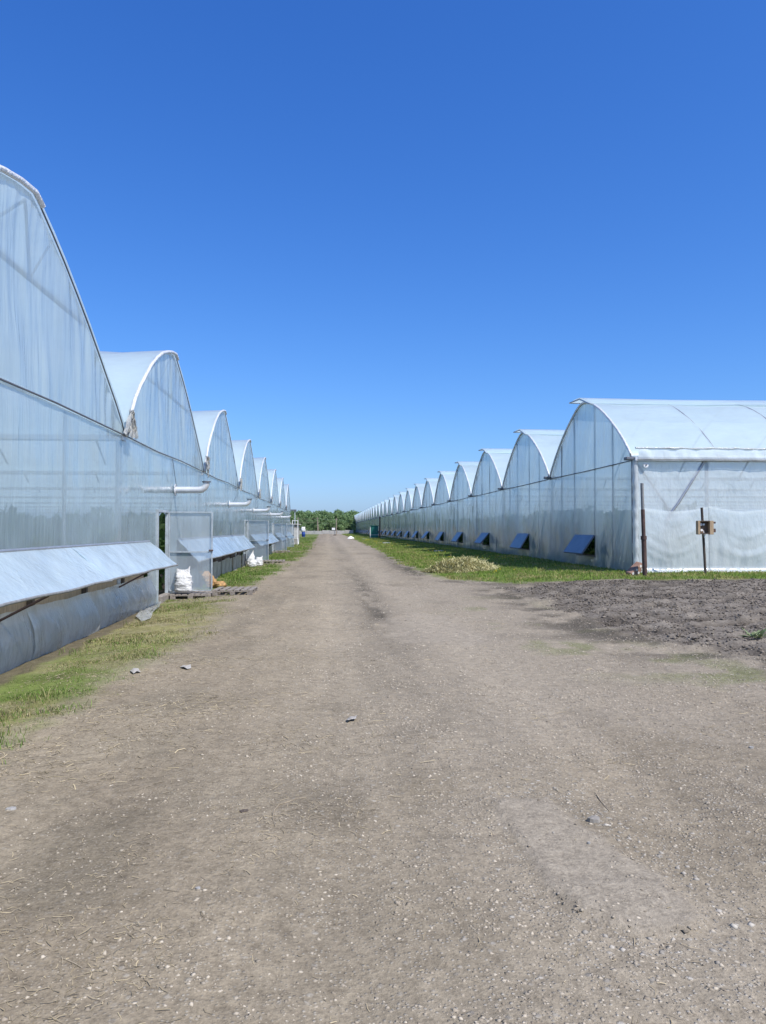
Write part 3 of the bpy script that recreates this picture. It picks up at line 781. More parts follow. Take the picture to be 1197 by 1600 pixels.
for (a, b), od in zip(doors, (92, 74, 66, 70)):
    jf = MB()
    for y in (a, b): jf.box((-0.03, y - 0.03, -0.1), (0.045, y + 0.03, 2.12))
    jf.box((-0.03, a + 0.03, 2.06), (0.045, b - 0.03, 2.12))
    jf.obj('door_jamb', M['door_steel'], GL, (XL, 0, 0))
    MB().box((-0.06, a + 0.03, -0.15), (0.10, b - 0.03, 0.06), 0.01).obj('door_sill', M['pallet_wood'], GL, (XL, 0, 0))
    door(GL, b, od)
# flue pipes: straight run through the wall, elbow turned up
for i, (y, z) in enumerate([(20.45, 2.68), (31.6, 2.66), (41.9, 2.66), (54.2, 2.68), (66.0, 2.68)]):
    pts = [(-0.75, 0, 0), (0, 0, 0), (0.62, 0, 0), (0.72, 0, 0.015), (0.79, 0, 0.07), (0.83, 0, 0.15), (0.84, 0, 0.2)]
    pp = MB().tube(pts, 0.088, 12).obj('flue_pipe', M['zinc'], GL, (XL, y, z))
    MB().tube([(0.84, 0, 0.20), (0.84, 0, 0.235)], 0.115, 12).obj('pipe_rim', M['steel_dark'], pp, (XL, y, z))
    MB().tube([(0.035, 0, 0), (0.055, 0, 0)], 0.16, 12).obj('wall_flange', M['white_wrap'], pp, (XL, y, z))
    MB().tube([(0.05, 0, -0.1), (0.3, -0.02, 0.30)] if i else [(0.06, 0.02, 0.1), (0.02, -0.3, 0.78)], 0.008, 5).obj('stay_wire', M['steel_dark'], pp, (XL, y, z))

# ---- right block ------------------------------------------------------------
RZ = 0.2
GR = thing('greenhouse', 'long multi-span film greenhouse with scalloped gables, small blue side vents and draped end wall', 'greenhouse', (XR, RY0, RZ))
RLEN = 42.0
roofR = roof_mesh('roof_film', RPROF, -0.05, RLEN, 30, 5)
archR = arch_mb(RPROF, -0.05, 0.045, 7).mesh('arch_wrap'); archR.materials.append(M['white_wrap'])
archR2 = arch_mb(RPROF, -0.03, 0.016, 6, 0, None, -0.03).mesh('gable_arch'); archR2.materials.append(M['steel_dark'])
iarchR = arch_mb(RPROF, 0.0, 0.035, 5, 0, None, -0.02).mesh('roof_arch'); iarchR.materials.append(M['steel'])
gabR = [gable_sheet_mesh('gable_film', RPROF, RG + 0.02, 40 + k * 7, 0.025, -1) for k in range(3)]
railR = MB().tube([(-0.04, 0, RG), (-0.045, SP / 2, RG - 0.02), (-0.04, SP, RG)], 0.02, 6).mesh('gable_rail'); railR.materials.append(M['steel_dark'])
postR = MB().tube([(0.08, 0, -0.1), (0.08, 0, RG)], 0.06, 8).mesh('post'); postR.materials.append(M['steel_dark'])
gutR = MB().box((0.0, -0.15, RG - 0.02), (RLEN, 0.15, RG + 0.10)).mesh('gutter'); gutR.materials.append(M['zinc'])
outR = MB().box((-0.30, -0.12, RG + 0.0), (-0.002, 0.12, RG + 0.11), 0.02).mesh('gutter_outlet'); outR.materials.append(M['steel_dark'])
ms = (1.92, 3.78, 6.24, 8.0)
mulR = []
for u in ms:
    zt = float(np.interp(u, [p[0] for p in RPROF], [p[1] for p in RPROF])) - 0.05
    m_ = MB().box((-0.002, u - 0.022, 0.05), (0.05, u + 0.022, zt)).mesh('mullion'); m_.materials.append(M['steel_dark']); mulR.append(m_)
# ridge vent: a raised leaf along the ridge, free edge standing up on the far side
rv = MB()
xs = np.linspace(-0.22, RLEN, 12)
U = np.array([3.7, 4.3, 4.9, 5.5, 6.1]); Zv = np.array([6.50, 6.72, 6.88, 6.95, 6.92])
Pv = np.stack([np.repeat(xs[:, None], 5, 1), np.repeat(U[None], 12, 0), np.repeat(Zv[None], 12, 0) + 0.03 * rng.standard_normal((12, 5))], -1)
rvm = grid_mesh('ridge_vent', Pv); rvm.materials.append(M['film_roof'])
rvb = MB().tube([(-0.24, 6.1, 6.9), (RLEN, 6.1, 6.9)], 0.03, 6).tube([(-0.21, 3.7, 6.48), (-0.21, 4.9, 6.86), (-0.21, 6.15, 6.91)], 0.03, 6).mesh('ridge_vent_bar'); rvb.materials.append(M['steel'])
# lower wall sheets, with the vent opening left out
OPN = (3.78, 5.95, 0.62, 1.40)
def lower_R(seed):
    ys = sorted(set(list(np.round(np.linspace(0, SP, 56), 3)) + [OPN[0], OPN[1]]))
    zs = sorted(set(list(np.round(np.linspace(0.06, RG - 0.01, 26), 3)) + [OPN[2], OPN[3]]))
    ys, zs = np.array(ys), np.array(zs)
    Y, Z = np.meshgrid(ys, zs, indexing='ij')
    e = np.clip(np.minimum(Y, SP - Y) / 0.3, 0, 1) * np.clip(np.minimum(Z, RG - Z) / 0.3, 0, 1)
    inx = np.clip(np.maximum(np.maximum(OPN[0] - Y, Y - OPN[1]), np.maximum(OPN[2] - Z, Z - OPN[3])) / 0.3, 0, 1)
    X = -((fbm(Y * 0.8, Z * 0.5, seed, 2) - 0.4) * 0.05 + (fbm(Y * 4, Z * 0.6, seed + 2, 3) - 0.5) * 0.03) * e * inx
    P = np.stack([X, Y, Z], -1); a, b = P.shape[:2]
    idx = np.arange(a * b).reshape(a, b)
    Fc = np.stack([idx[:-1, :-1], idx[1:, :-1], idx[1:, 1:], idx[:-1, 1:]], -1)
    cy_ = (ys[:-1] + ys[1:]) / 2; cz_ = (zs[:-1] + zs[1:]) / 2
    keep = ~(((cy_ > OPN[0]) & (cy_ < OPN[1]))[:, None] & ((cz_ > OPN[2]) & (cz_ < OPN[3]))[None, :])
    me = np_mesh('wall_film', P.reshape(-1, 3), Fc[keep][:, ::-1], True); me.materials.append(M['film_wall'])
    return me
lowR = [lower_R(300 + 9 * k) for k in range(4)]
# one vent flap: panel, bar, two stays, dark frame round the opening
fvs = []
for deg in (35, 31, 40, 26):
    Lf = 0.86; af = math.radians(deg)
    fv = MB()
    ox, oz = -Lf * math.sin(af), -Lf * math.cos(af)
    n_ = Vector((-math.cos(af), 0, math.sin(af))) * 0.02
    tw = 0.03 * math.sin(deg)
    Pf = [(-0.04, OPN[0], OPN[3] + 0.02), (-0.04, OPN[1] + 0.05, OPN[3] + 0.02), (-0.04 + ox + tw, OPN[1] + 0.05, OPN[3] + 0.02 + oz), (-0.04 + ox, OPN[0], OPN[3] + 0.02 + oz)]
    fv.add([Vector(p) + n_ for p in Pf] + [Vector(p) - n_ for p in Pf], [(0, 1, 2, 3), (7, 6, 5, 4), (0, 4, 5, 1), (1, 5, 6, 2), (2, 6, 7, 3), (3, 7, 4, 0)])
    fvm = fv.mesh('vent_flap'); fvm.materials.append(M['flap_blue'])
    fb = MB()
    for (p, q) in ((3, 2), (0, 3), (1, 2)):
        fb.tube([Vector(Pf[p]) - n_ * 1.6, Vector(Pf[q]) - n_ * 1.6], 0.018, 5)
    fbm_ = fb.mesh('flap_frame'); fbm_.materials.append(M['steel_dark'])
    pm_ = MB().tube([(0.0, OPN[0] + 0.1, OPN[2] + 0.02), Vector(Pf[3]) + Vector((0.03, 0.1, 0.0))], 0.014, 5).mesh('flap_prop'); pm_.materials.append(M['rust'])
    fvs.append((fvm, fbm_, pm_))
of = MB()
of.box((-0.02, OPN[0] - 0.04, OPN[2] - 0.04), (0.05, OPN[1] + 0.04, OPN[2]))
of.box((-0.02, OPN[0] - 0.04, OPN[2] + 0.002), (0.05, OPN[0], OPN[3])); of.box((-0.02, OPN[1], OPN[2] + 0.002), (0.05, OPN[1] + 0.04, OPN[3]))
ofm = of.mesh('vent_frame'); ofm.materials.append(M['steel_dark'])
for k in range(NR):
    y = RY0 + k * SP; L0 = (XR, y, 0)
    link('roof_film', roofR, M['film_roof'], GR, L0)
    link('gable_film', gabR[k % 3], M['film_wall'], GR, L0)
    wl_ = link('wall_film', lowR[k % 4], None, GR, L0)
    link('arch_wrap', archR, None, GR, L0); link('gable_arch', archR2, None, GR, L0)
    link('gable_rail', railR, None, GR, L0)
    link('post', postR, None, GR, L0); link('gutter', gutR, None, GR, L0)
    link('gutter_outlet', outR, None, GR, L0)
    rvo = link('ridge_vent', rvm, None, GR, L0); link('ridge_vent_bar', rvb, None, rvo, L0)
    for m_ in mulR: link('mullion', m_, None, GR, L0)
    fv_ = fvs[(k * 5 + k // 3) % 4] if k else fvs[0]
    f_ = link('vent_flap', fv_[0], None, GR, L0, None)
    link('flap_frame', fv_[1], None, f_, L0); link('flap_prop', fv_[2], None, f_, L0); link('vent_frame', ofm, None, GR, L0)
    for j in range(1, 7): link('roof_arch', iarchR, None, GR, (XR + 3.0 * j, y, 0))
    if k < 6: bunch('film_bunch', GR, (XR - 0.04, y + 0.06, RG + 0.14), 0.10, 170 + k)
yR = RY0 + NR * SP
link('post', postR, None, GR, (XR, yR, 0)); link('gutter', gutR, None, GR, (XR, yR, 0))
link('side_wall_film', grid_mesh('side_wall_film', np.array([[[0, 0, 0], [0, 0, RG]], [[RLEN, 0, 0], [RLEN, 0, RG]]], float)), M['film_wall'], GR, (XR, yR, 0))
link('back_wall_film', grid_mesh('back_wall_film', np.array([[[0, 0, 0], [0, 0, RG]], [[0, NR * SP, 0], [0, NR * SP, RG]]], float)), M['film_wall'], GR, (XR + RLEN, RY0, 0))
# end wall towards the open ground: upper sheet, ruffled eave strip, draped lower sheet
Xe, Ze = np.meshgrid(np.linspace(0.0, RLEN, 260), np.linspace(0.1, RG + 0.05, 40), indexing='ij')
wd = (fbm(Xe * 0.7, Ze * 0.5, 81, 2) - 0.4) * 0.06 + np.clip((Ze - 2.9) / 1.0, 0, 1) * (fbm(Xe * 5 + Ze * 3.0, Ze * 0.8, 83, 3) - 0.5) * 0.09
link('end_film', grid_mesh('end_film', np.stack([Xe, -wd * np.clip((RG - Ze) / 0.3, 0, 1), Ze], -1)), M['film_drape'], GR, (XR, RY0, 0))
Xs, Zs = np.meshgrid(np.linspace(0.1, RLEN, 420), np.linspace(RG - 0.0, RG + 0.40, 7), indexing='ij')
rf = (fbm(Xs * 4 + Zs * 1.5, Zs * 0.8, 85, 3) - 0.5) * 0.10
link('eave_strip', grid_mesh('eave_strip', np.stack([Xs, -0.175 - rf * (0.35 + np.sin((Zs - RG) / 0.40 * math.pi)) + 0.03 * np.clip((Zs - RG - 0.30) / 0.1, 0, 1), Zs], -1)), M['film_drape'], GR, (XR, RY0, 0))
rl = np.linspace(0.0, RLEN, 220)
MB().tube([(x_, -0.16 + 0.012 * random.uniform(-1, 1), RG + 0.40 + 0.012 * random.uniform(-1, 1)) for x_ in rl], [0.02 + 0.03 * random.random() for _ in rl], 6).obj('eave_roll', M['film_skirt'], GR, (XR, RY0, 0))
MB().tube([(0.05, -0.20, RG + 0.02), (RLEN, -0.20, RG + 0.02)], 0.014, 6).obj('eave_wire', M['steel_dark'], GR, (XR, RY0, 0))
for i, p0 in enumerate(np.arange(0.12, RLEN - 2.2, 2.46)):
    w_ = 2.46 if p0 < RLEN - 2.46 else RLEN - p0
    Xd, T = np.meshgrid(np.linspace(0, w_ - 0.02, 50), np.linspace(0, 1, 36), indexing='ij')
    s_ = Xd / w_
    dip = 0.16 * np.sin(s_ * math.pi) + 0.05 * (fbm(Xd * 1.5, Xd * 0, 400 + i) - 0.5)
    Zd = 0.16 + (2.42 - dip - 0.16) * T
    sg_ = np.sin(s_ * math.pi)
    cu_ = T * 1.6 + (0.30 + 0.25 * fbm(Xd * 0, T * 2, 440 + i)) * sg_ + 0.22 * (fbm(Xd * 0.9, T * 1.6, 411 + i) - 0.5)
    crease = np.clip(fbm(Xd * 0.35, cu_ * 6, 410 + i, 2) - 0.48, 0, 1) * 2.6 + (fbm(Xd * 0.7, cu_ * 14, 415 + i, 2) - 0.5) * 0.5
    D = 0.05 + 0.07 * np.sin(T * math.pi) * sg_ + 0.026 * crease * np.clip(sg_ * 2.2, 0.15, 1) * np.clip(T * 4, 0, 1) * np.clip((1 - T) * 8, 0, 1)
    D = D + 0.06 * (fbm(Xd * 5, T * 3, 430 + i) - 0.5) * (1 - T) + 0.20 * np.clip(0.08 - T, 0, 1) / 0.08
    link('drape_sheet', grid_mesh('drape_sheet', np.stack([Xd, -D, Zd], -1)), M['film_drape'], GR, (XR + p0, RY0, 0))
    MB().box((2.46 - 0.05, 0.06, 0.1), (2.46 + 0.05, 0.14, RG - 0.02)).obj('end_post', M['steel'], GR, (XR + p0, RY0, 0))
MB().tube([(0.10, 0.05, 3.92), (2.5, 0.05, 0.55)], 0.03, 6).obj('brace', M['steel_dark'], GR, (XR, RY0, 0))
MB().tube([(2.46, 0.03, 3.95), (1.55, 0.03, 2.55), (1.12, 0.03, 2.0), (1.0, 0.03, 1.45), (1.12, 0.03, 0.3)], 0.06, 8).obj('folded_film', M['steel'], GR, (XR, RY0, 0))
# corner upright, wrapped in film
Uc, Vc = np.meshgrid(np.linspace(0, 2 * math.pi, 17), np.linspace(0.05, RG + 0.15, 60), indexing='ij')
rc = 0.10 + 0.035 * (fbm(np.cos(Uc) * 1.5 + 3, Vc * 5, 91) - 0.5) * 2
link('corner_wrap', grid_mesh('corner_wrap', np.stack([rc * np.cos(Uc) + 0.03, rc * np.sin(Uc) - 0.03, Vc], -1)), M['film_drape'], GR, (XR, RY0, 0))
MB().tube([(-0.07, -0.02, 0.1), (-0.07, -0.02, RG)], 0.022, 6).obj('corner_bar', M['steel_dark'], GR, (XR, RY0, 0))
wsh = MB().tube([(0.38, -0.10, 3.80), (0.38, -0.12, 3.80)], 0.085, 16).obj('washer', M['white_paint'], GR, (XR, RY0, 0))
MB().tube([(0.38, -0.121, 3.80), (0.38, -0.14, 3.80)], 0.024, 10).obj('bolt', M['steel_dark'], wsh, (XR, RY0, 0))
Xg, Tg = np.meshgrid(np.linspace(0.0, RLEN, 260), np.linspace(0, 1, 5), indexing='ij')
link('ground_fold', grid_mesh('ground_fold', np.stack([Xg, -0.06 - Tg * (0.22 + 0.16 * (fbm(Xg * 2, Xg * 0, 95) - 0.5)), 0.20 + 0.05 * fbm(Xg * 3, Tg * 2, 96) * (1 - Tg) + 0.02], -1)), M['white_wrap'], GR, (XR, RY0, 0))

# crops inside: leafy rows near the films, seen dimly through them
def crop(xs, ys, n, top, wall, sgn):
    i = rng.integers(0, len(xs), n)
    x = xs[i] + rng.normal(0, 0.28, n); x = np.where((x - wall) * sgn < 0.32, wall + sgn * rng.uniform(0.32, 0.6, n), x); y = ys[i] + rng.normal(0, 0.22, n); z = 0.1 + rng.random(n) ** 0.8 * top * (0.82 + 0.36 * vnoise(x * 1.2, y * 1.2, 4))
    s = rng.uniform(0.12, 0.25, n)
    d = rng.normal(0, 1, (n, 2, 3)); d /= np.linalg.norm(d, axis=2, keepdims=True)
    p = np.stack([x, y, z], -1)
    V = np.stack([p - d[:, 0] * s[:, None], p + d[:, 1] * s[:, None] * 0.6, p + d[:, 0] * s[:, None], p - d[:, 1] * s[:, None] * 0.6], 1)
    return V.reshape(-1, 3), np.arange(n * 4).reshape(-1, 4), np.repeat(pal(n, (0.03, 0.075, 0.015), (0.075, 0.13, 0.03), 0.35), 4, 0)
cxs, cys = np.meshgrid(np.arange(XR + 0.55, XR + 4.5, 0.5), np.concatenate([RY0 + k * SP + np.arange(0.9, SP - 0.3, 1.6) for k in range(NR)]))
pr1 = crop(cxs.ravel(), cys.ravel(), 130000, 2.2, XR, 1)
stuff('crop_plants', [pr1], M['leaf'], 'dark green crop rows showing dimly through the film of the long scalloped greenhouse', 'crops')
cxs, cys = np.meshgrid(np.arange(XL - 5.5, XL - 0.8, 0.5), np.concatenate([LY0 + k * SP + np.arange(0.9, SP - 0.3, 1.6) for k in range(NL)]))
pr2 = crop(cxs.ravel(), cys.ravel(), 34000, 1.8, XL, -1)
stuff('crop_plants', [pr2], M['leaf'], 'dark green crop rows showing dimly through the film of the greenhouse with long flaps', 'crops')

# ------------------------------------------------------------------ things beside the left greenhouse
pm_top = [MB().box((-0.05, -0.6, 0.118), (0.05, 0.6, 0.14 + 0.002 * k), 0.003).mesh('top_board') for k in range(2)]
def pallet(label, x, y, rz, nb=6, W=1.0, group=None, z=None):
    z = hz(x, y) - 0.01 if z is None else z
    t = thing('pallet', label, 'pallet', (x, y, z), group, (0, 0, rz))
    L0, R0 = (x, y, z), (0, 0, rz)
    def put(name, mb):
        return mb.obj(name, M['pallet_wood'], t, L0, R0)
    for i in range(nb):
        cx = -W / 2 + 0.06 + (W - 0.12) * i / (nb - 1) + random.uniform(-0.012, 0.012)
        put('top_board', MB().box((cx - 0.058, -0.6 + random.uniform(0, 0.02), 0.118), (cx + 0.058, 0.6 - random.uniform(0, 0.02), 0.141 + random.uniform(0, 0.004)), 0.003))
    for yy in (-0.55, 0, 0.55):
        put('stringer_board', MB().box((-W / 2, yy - 0.05, 0.096), (W / 2, yy + 0.05, 0.1175), 0.003))
        for xx in (-W / 2 + 0.07, 0, W / 2 - 0.07):
            put('block', MB().box((xx - 0.065, yy - 0.05, 0.022), (xx + 0.065, yy + 0.048, 0.0955), 0.004))
        put('bottom_board', MB().box((-W / 2, yy - 0.05, 0.0), (W / 2, yy + 0.05, 0.0215), 0.003))
    return t
pallet('weathered grey pallet lying against the door with the white sack on it', XL + 0.62, 19.95, math.radians(1), 7)
pallet('weathered grey pallet lying end to end with the one at the nearest open door', XL + 1.66, 20.05, math.radians(-1.5), 6)
pallet('grey pallet lying on trodden earth before the second open door, beside the white bags', XL + 1.35, 38.15, math.radians(3), 7, 1.15)
pallet('grey pallet lying in front of the third open door of the flap-sided greenhouse', XL + 0.75, 56.8, math.radians(2), 6)

def sack(name, label, cat, x, y, w, h, t, mat, seed, lean=(0, 0), ears=True, z=None, rz=0.0, group=None, parent=None):
    nu, nv = 44, 36
    U, V = np.meshgrid(np.linspace(0, 2 * math.pi, nu), np.linspace(0, 1, nv), indexing='ij')
    prof = np.interp(V, [0, 0.03, 0.12, 0.4, 0.72, 0.86, 0.93, 1.0], [0.0, 0.78, 0.98, 1.0, 0.86, 0.74, 0.72, 0.70])
    dep = np.interp(V, [0, 0.03, 0.12, 0.4, 0.72, 0.86, 0.93, 1.0], [0.0, 0.8, 1.0, 1.0, 0.7, 0.28, 0.14, 0.05])
    cu, su = np.cos(U), np.sin(U)
    sq = lambda a: np.sign(a) * np.abs(a) ** 0.75
    lump = 1 + 0.22 * (fbm(cu * 1.6 + 5, V * 5 + su * 1.4, seed) - 0.5) * 2 + 0.10 * (np.abs(fbm(cu * 2 + su + 9, V * 9, seed + 2, 2) - 0.5) * 4 - 0.5)
    lump[-1] = lump[0]
    X = sq(cu) * w / 2 * prof * lump; Yv = sq(su) * t / 2 * dep * lump
    Z = V * h
    if ears: Z = Z + np.clip((V - 0.8) / 0.2, 0, 1) * np.abs(cu) ** 2 * h * 0.12 * np.where(cu > 0, 1.25, 0.5)
    X = X + lean[0] * V ** 1.5 * h; Yv = Yv + lean[1] * V ** 1.5 * h
    c, s_ = math.cos(rz), math.sin(rz)
    P = np.stack([X * c - Yv * s_, X * s_ + Yv * c, Z], -1)
    me = grid_mesh(name, P)
    o = link(name, me, mat, parent, (x, y, z if z is not None else hz(x, y) - 0.01))
    if parent is None: tag(o, label, cat, group)
    return o
p = onz(269, 915, 0.05)
sack('sack', 'plump white woven sack standing on the pallet against the nearest open door', 'sack', XL + 0.42, 19.55, 0.44, 0.58, 0.34, M['sack'], 3, (0.02, 0.03), True, 0.06)
t = thing('net_sack', 'slumped orange-brown net sack leaning against the skirt post in the grass', 'sack', (XL + 0.55, 23.3, hz(XL + 0.55, 23.3)))
sack('body', '', '', XL + 0.62, 23.2, 0.42, 0.52, 0.34, M['net_sack'], 8, (-0.55, 0.1), False, None, 0.3, None, t)
sack('spill', '', '', XL + 0.85, 23.1, 0.36, 0.20, 0.30, M['net_sack'], 12, (0.1, 0), False, None, 0.8, None, t)
sack('sack', 'tall white sack leaning on the grey skirt boards by the second open door', 'sack', XL + 0.42, 36.6, 0.42, 0.68, 0.36, M['sack'], 15, (-0.05, 0.05), True)
sack('sack', 'small white sack slumped in front of a bigger one at the second open door', 'sack', XL + 0.80, 36.35, 0.38, 0.42, 0.34, M['sack'], 17, (0.12, 0), True)
sack('sack', 'small white sack half fallen beside the pallet of the second open door', 'sack', XL + 0.55, 35.95, 0.36, 0.34, 0.3, M['sack'], 19, (0.18, 0), True)
# loose scrap of film past the end of the skirt
def scrap(name, label, cat, poly, mat, lift, seed, n=14):
    poly = np.array(poly); c = poly.mean(0)
    V, Fs = [(c[0], c[1])], []
    ring = []
    m = len(poly)
    rr = 6
    pts = np.concatenate([[c]] + [c + (poly - c) * (k / rr) * (1 + 0.0) for k in range(1, rr + 1)])
    z = height(pts[:, 0], pts[:, 1]) + 0.004 + lift * np.maximum(fbm(pts[:, 0] * 14, pts[:, 1] * 14, seed) - 0.3, 0) * 1.5
    mb = MB()
    faces = [(0, 1 + i, 1 + (i + 1) % m) for i in range(m)]
    for k in range(rr - 1):
        for i in range(m):
            a = 1 + k * m + i; b = 1 + k * m + (i + 1) % m
            faces.append((a, a + m, b + m, b))
    o0 = pts.mean(0)
    mb.add([(p[0] - o0[0], p[1] - o0[1], zz - hz(*o0)) for p, zz in zip(pts, z)], faces, True)
    return tag(mb.obj(name, mat, None, (o0[0], o0[1], hz(*o0))), label, cat)
scrap('film_scrap', 'crumpled scrap of clear film lying on the grass where the skirt ends', 'film scrap', P2((212, 962), (228, 940), (252, 938), (249, 951), (240, 954), (236, 965), (222, 968)), M['film_bunch'], 0.12, 5)
scrap('paper_scrap', 'small white paper scrap on the dark earth patch by the roadside grass', 'litter', P2((281, 1042), (286, 1040), (292, 1041), (298, 1040), (299, 1043), (293, 1045), (287, 1044)), M['litter'], 0.05, 6)
scrap('paper_scrap', 'torn pale scrap on the earth beside the long green grass', 'litter', P2((203, 1049), (209, 1047), (216, 1048), (220, 1050), (214, 1051), (209, 1053), (205, 1051)), M['litter'], 0.05, 7)
scrap('paper_scrap', 'crumpled beige scrap lying alone in the middle of the road', 'litter', P2((541, 1123), (546, 1119), (552, 1121), (558, 1120), (556, 1124), (550, 1124), (545, 1126)), M['litter'], 0.06, 8)

# ------------------------------------------------------------------ things beside the right greenhouse
# steel post near the corner, upper half bare pipe
b0 = onz(1008, 902, 0.16); tp = ony(1003, 755, b0[1])
t = thing('pipe_post', 'tall leaning pipe post, rusty below and bare grey above, at the greenhouse corner', 'post', tuple(b0))
v = Vector(tp) - Vector(b0)
MB().tube([Vector((0, 0, -0.2)), v * 0.42], 0.075, 10).obj('lower_pipe', M['rust'], t, tuple(b0))
MB().tube([v * 0.40, v * 0.44], 0.092, 10).obj('collar', M['rust'], t, tuple(b0))
MB().tube([v * 0.43, v * 0.72], 0.06, 10).obj('middle_pipe', M['rust'], t, tuple(b0))
MB().tube([v * 0.72, v], 0.05, 10).obj('upper_pipe', M['rust_grey'], t, tuple(b0))
# leaning post with an open wooden fuse box
b1 = onz(1103, 899.5, 0.16); tp = ony(1096.5, 793, b1[1])
t = thing('fuse_box_post', 'thin dark leaning post carrying a small open wooden fuse box', 'post', tuple(b1))
v = Vector(tp) - Vector(b1)
MB().tube([Vector((0, 0, -0.2)), v], 0.042, 8).obj('pole', M['dark_wood'], t, tuple(b1))
cb = Vector(ony(1097.5, 824, b1[1])) - Vector(b1) + Vector((0, -0.09, 0))
bx = t
box = MB().box((-0.25, -0.02, -0.21), (0.25, 0.02, 0.21)).obj('box_back', M['box_brown'], t, tuple(Vector(b1) + cb))
LB = Vector(b1) + cb
for x0, x1, z0, z1, nm, mt in ((-0.27, -0.19, -0.23, 0.21, 'box_side', 'pale_wood'), (0.12, 0.25, -0.23, 0.21, 'box_side', 'pale_wood'), (-0.188, 0.118, 0.18, 0.215, 'box_lid', 'dark_wood'), (-0.188, 0.118, -0.215, -0.18, 'box_floor', 'dark_wood')):
    MB().box((x0, -0.16, z0), (x1, -0.021, z1), 0.005).obj(nm, M[mt], t, tuple(LB))
for x, z, r in ((-0.12, 0.09, 0.045), (-0.03, 0.09, 0.035), (-0.10, -0.09, 0.04)):
    MB().tube([(x, -0.022, z), (x, -0.07, z)], r, 10).obj('fuse', M['white_paint'], t, tuple(LB))
for z in (0.15, -0.07, -0.13): MB().box((0.251, -0.12, z - 0.03), (0.34, -0.06, z + 0.03), 0.005).obj('bracket', M['rust'], t, tuple(LB))
MB().tube([(-0.05, -0.08, -0.1), (-0.04, -0.1, -0.25), (-0.03, -0.09, -0.33), (0.01, -0.08, -0.22)], 0.012, 6).obj('loose_cable', M['white_paint'], t, tuple(LB))
# tilted perforated brick block at the foot of the post
cb_ = onz(993, 900, 0.18)
t = thing('brick_block', 'broken perforated brick block tilted against the foot of the tall post', 'brick', (cb_[0], cb_[1], hz(cb_[0], cb_[1])), None, (0.2, math.radians(-38), 0.25))
Lq, Rq = (cb_[0], cb_[1], hz(cb_[0], cb_[1]) + 0.18), (0.2, math.radians(-38), 0.25)
MB().box((-0.30, -0.13, -0.13), (0.26, 0.14, 0.11), 0.03).obj('body', M['brick'], t, Lq, Rq)
for x in (-0.22, -0.04, 0.14):
    for z in (-0.07, 0.05):
        MB().tube([(x, -0.129, z), (x, -0.137, z)], 0.042, 10).obj('hole_rim', M['chalk'], t, Lq, Rq)

# straw heap
hc = onz(722, 889, 0.12); hx, hy = float(hc[0]), float(hc[1]) + 0.3
t = thing('straw_heap', 'loose heap of cut pale straw and wilted stems on the grass verge', 'heap', (hx, hy, hz(hx, hy)))
def heap_z(x, y):
    r = np.hypot((x - hx) / 1.22, (y - hy) / 1.1)
    return np.clip(1 - r ** 2.2, 0, 1) * 0.37 * (0.75 + 0.5 * fbm(x * 2.2, y * 2.2, 71))
U, V = np.meshgrid(np.linspace(0, 2 * math.pi, 40), np.linspace(0, 1, 16), indexing='ij')
X, Y = hx + 1.22 * V * np.cos(U), hy + 1.1 * V * np.sin(U)
Z = height(X, Y) + heap_z(X, Y) - 0.02
link('core', grid_mesh('core', np.stack([X - hx, Y - hy, Z - hz(hx, hy)], -1)), solid('straw_core', (0.44, 0.41, 0.26), 0.95, 0, 0.3, 12, 0.9, 0.05, c2=(0.26, 0.25, 0.14)), t, (hx, hy, hz(hx, hy)))
n = 9000
a = rng.uniform(0, 6.283, n); r = np.sqrt(rng.random(n)) * 1.12
x, y = hx + 1.22 * r * np.cos(a), hy + 1.1 * r * np.sin(a)
z = height(x, y) + heap_z(x, y) + rng.uniform(-0.01, 0.05, n)
cc = pal(n, (0.60, 0.55, 0.30), (0.44, 0.42, 0.21), 0.3); k = rng.random(n) < 0.25; cc[k] = pal(k.sum(), (0.16, 0.20, 0.08), (0.28, 0.26, 0.14), 0.3)
so = stuff('straw', [sticks(x, y, rng.uniform(0.10, 0.32, n), rng.uniform(0.012, 0.03, n), cc, z, 0.9)], M['straw'], '', '', False, t)
x2, y2 = scatter(500, hx - 0.5, hx + 3.0, hy - 1.8, hy + 0.4, lambda x, y: np.exp(-((x - hx - 0.9) / 1.1) ** 2 - ((y - hy + 0.7) / 0.7) ** 2))

# ------------------------------------------------------------------ far things
def at_ground(px, py, z=0.0):
    p_ = onz(px, py, z); return float(p_[0]), float(p_[1])
# green cabin
gx_, gy_ = 7.75, 128.0; g0 = hz(gx_, gy_)
t = thing('green_cabin', 'dark green sheet-metal cabin standing on a pale slab by the verge', 'cabin', (gx_, gy_, g0))
Lc = (gx_, gy_, g0)
MB().box((-0.62, -0.5, 0.06), (0.62, 0.6, 2.02), 0.01).obj('body', M['green_paint'], t, Lc)
MB().box((-0.70, -0.62, 2.02), (0.70, 0.70, 2.10), 0.01).obj('roof', M['green_paint'], t, Lc)
d_ = MB().box((-0.46, -0.535, 0.12), (0.46, -0.501, 1.92), 0.006).obj('door', M['green_paint'], t, Lc)
MB().box((0.32, -0.58, 1.0), (0.36, -0.536, 1.14)).obj('handle', M['steel'], d_, Lc)
MB().box((-0.62, -0.53, 0.52), (0.62, -0.537, 0.57)).obj('seam_strip', M['zinc'], t, Lc)
MB().box((-0.72, -0.512, 0.0), (-0.62, -0.40, 2.05)).obj('corner_strip', M['chalk'], t, Lc)
MB().box((-0.85, -0.95, -0.06), (0.85, 0.7, 0.055), 0.01).obj('slab', M['concrete'], t, Lc)
px_, py_ = 8.62, 127.2; g0 = hz(px_, py_)
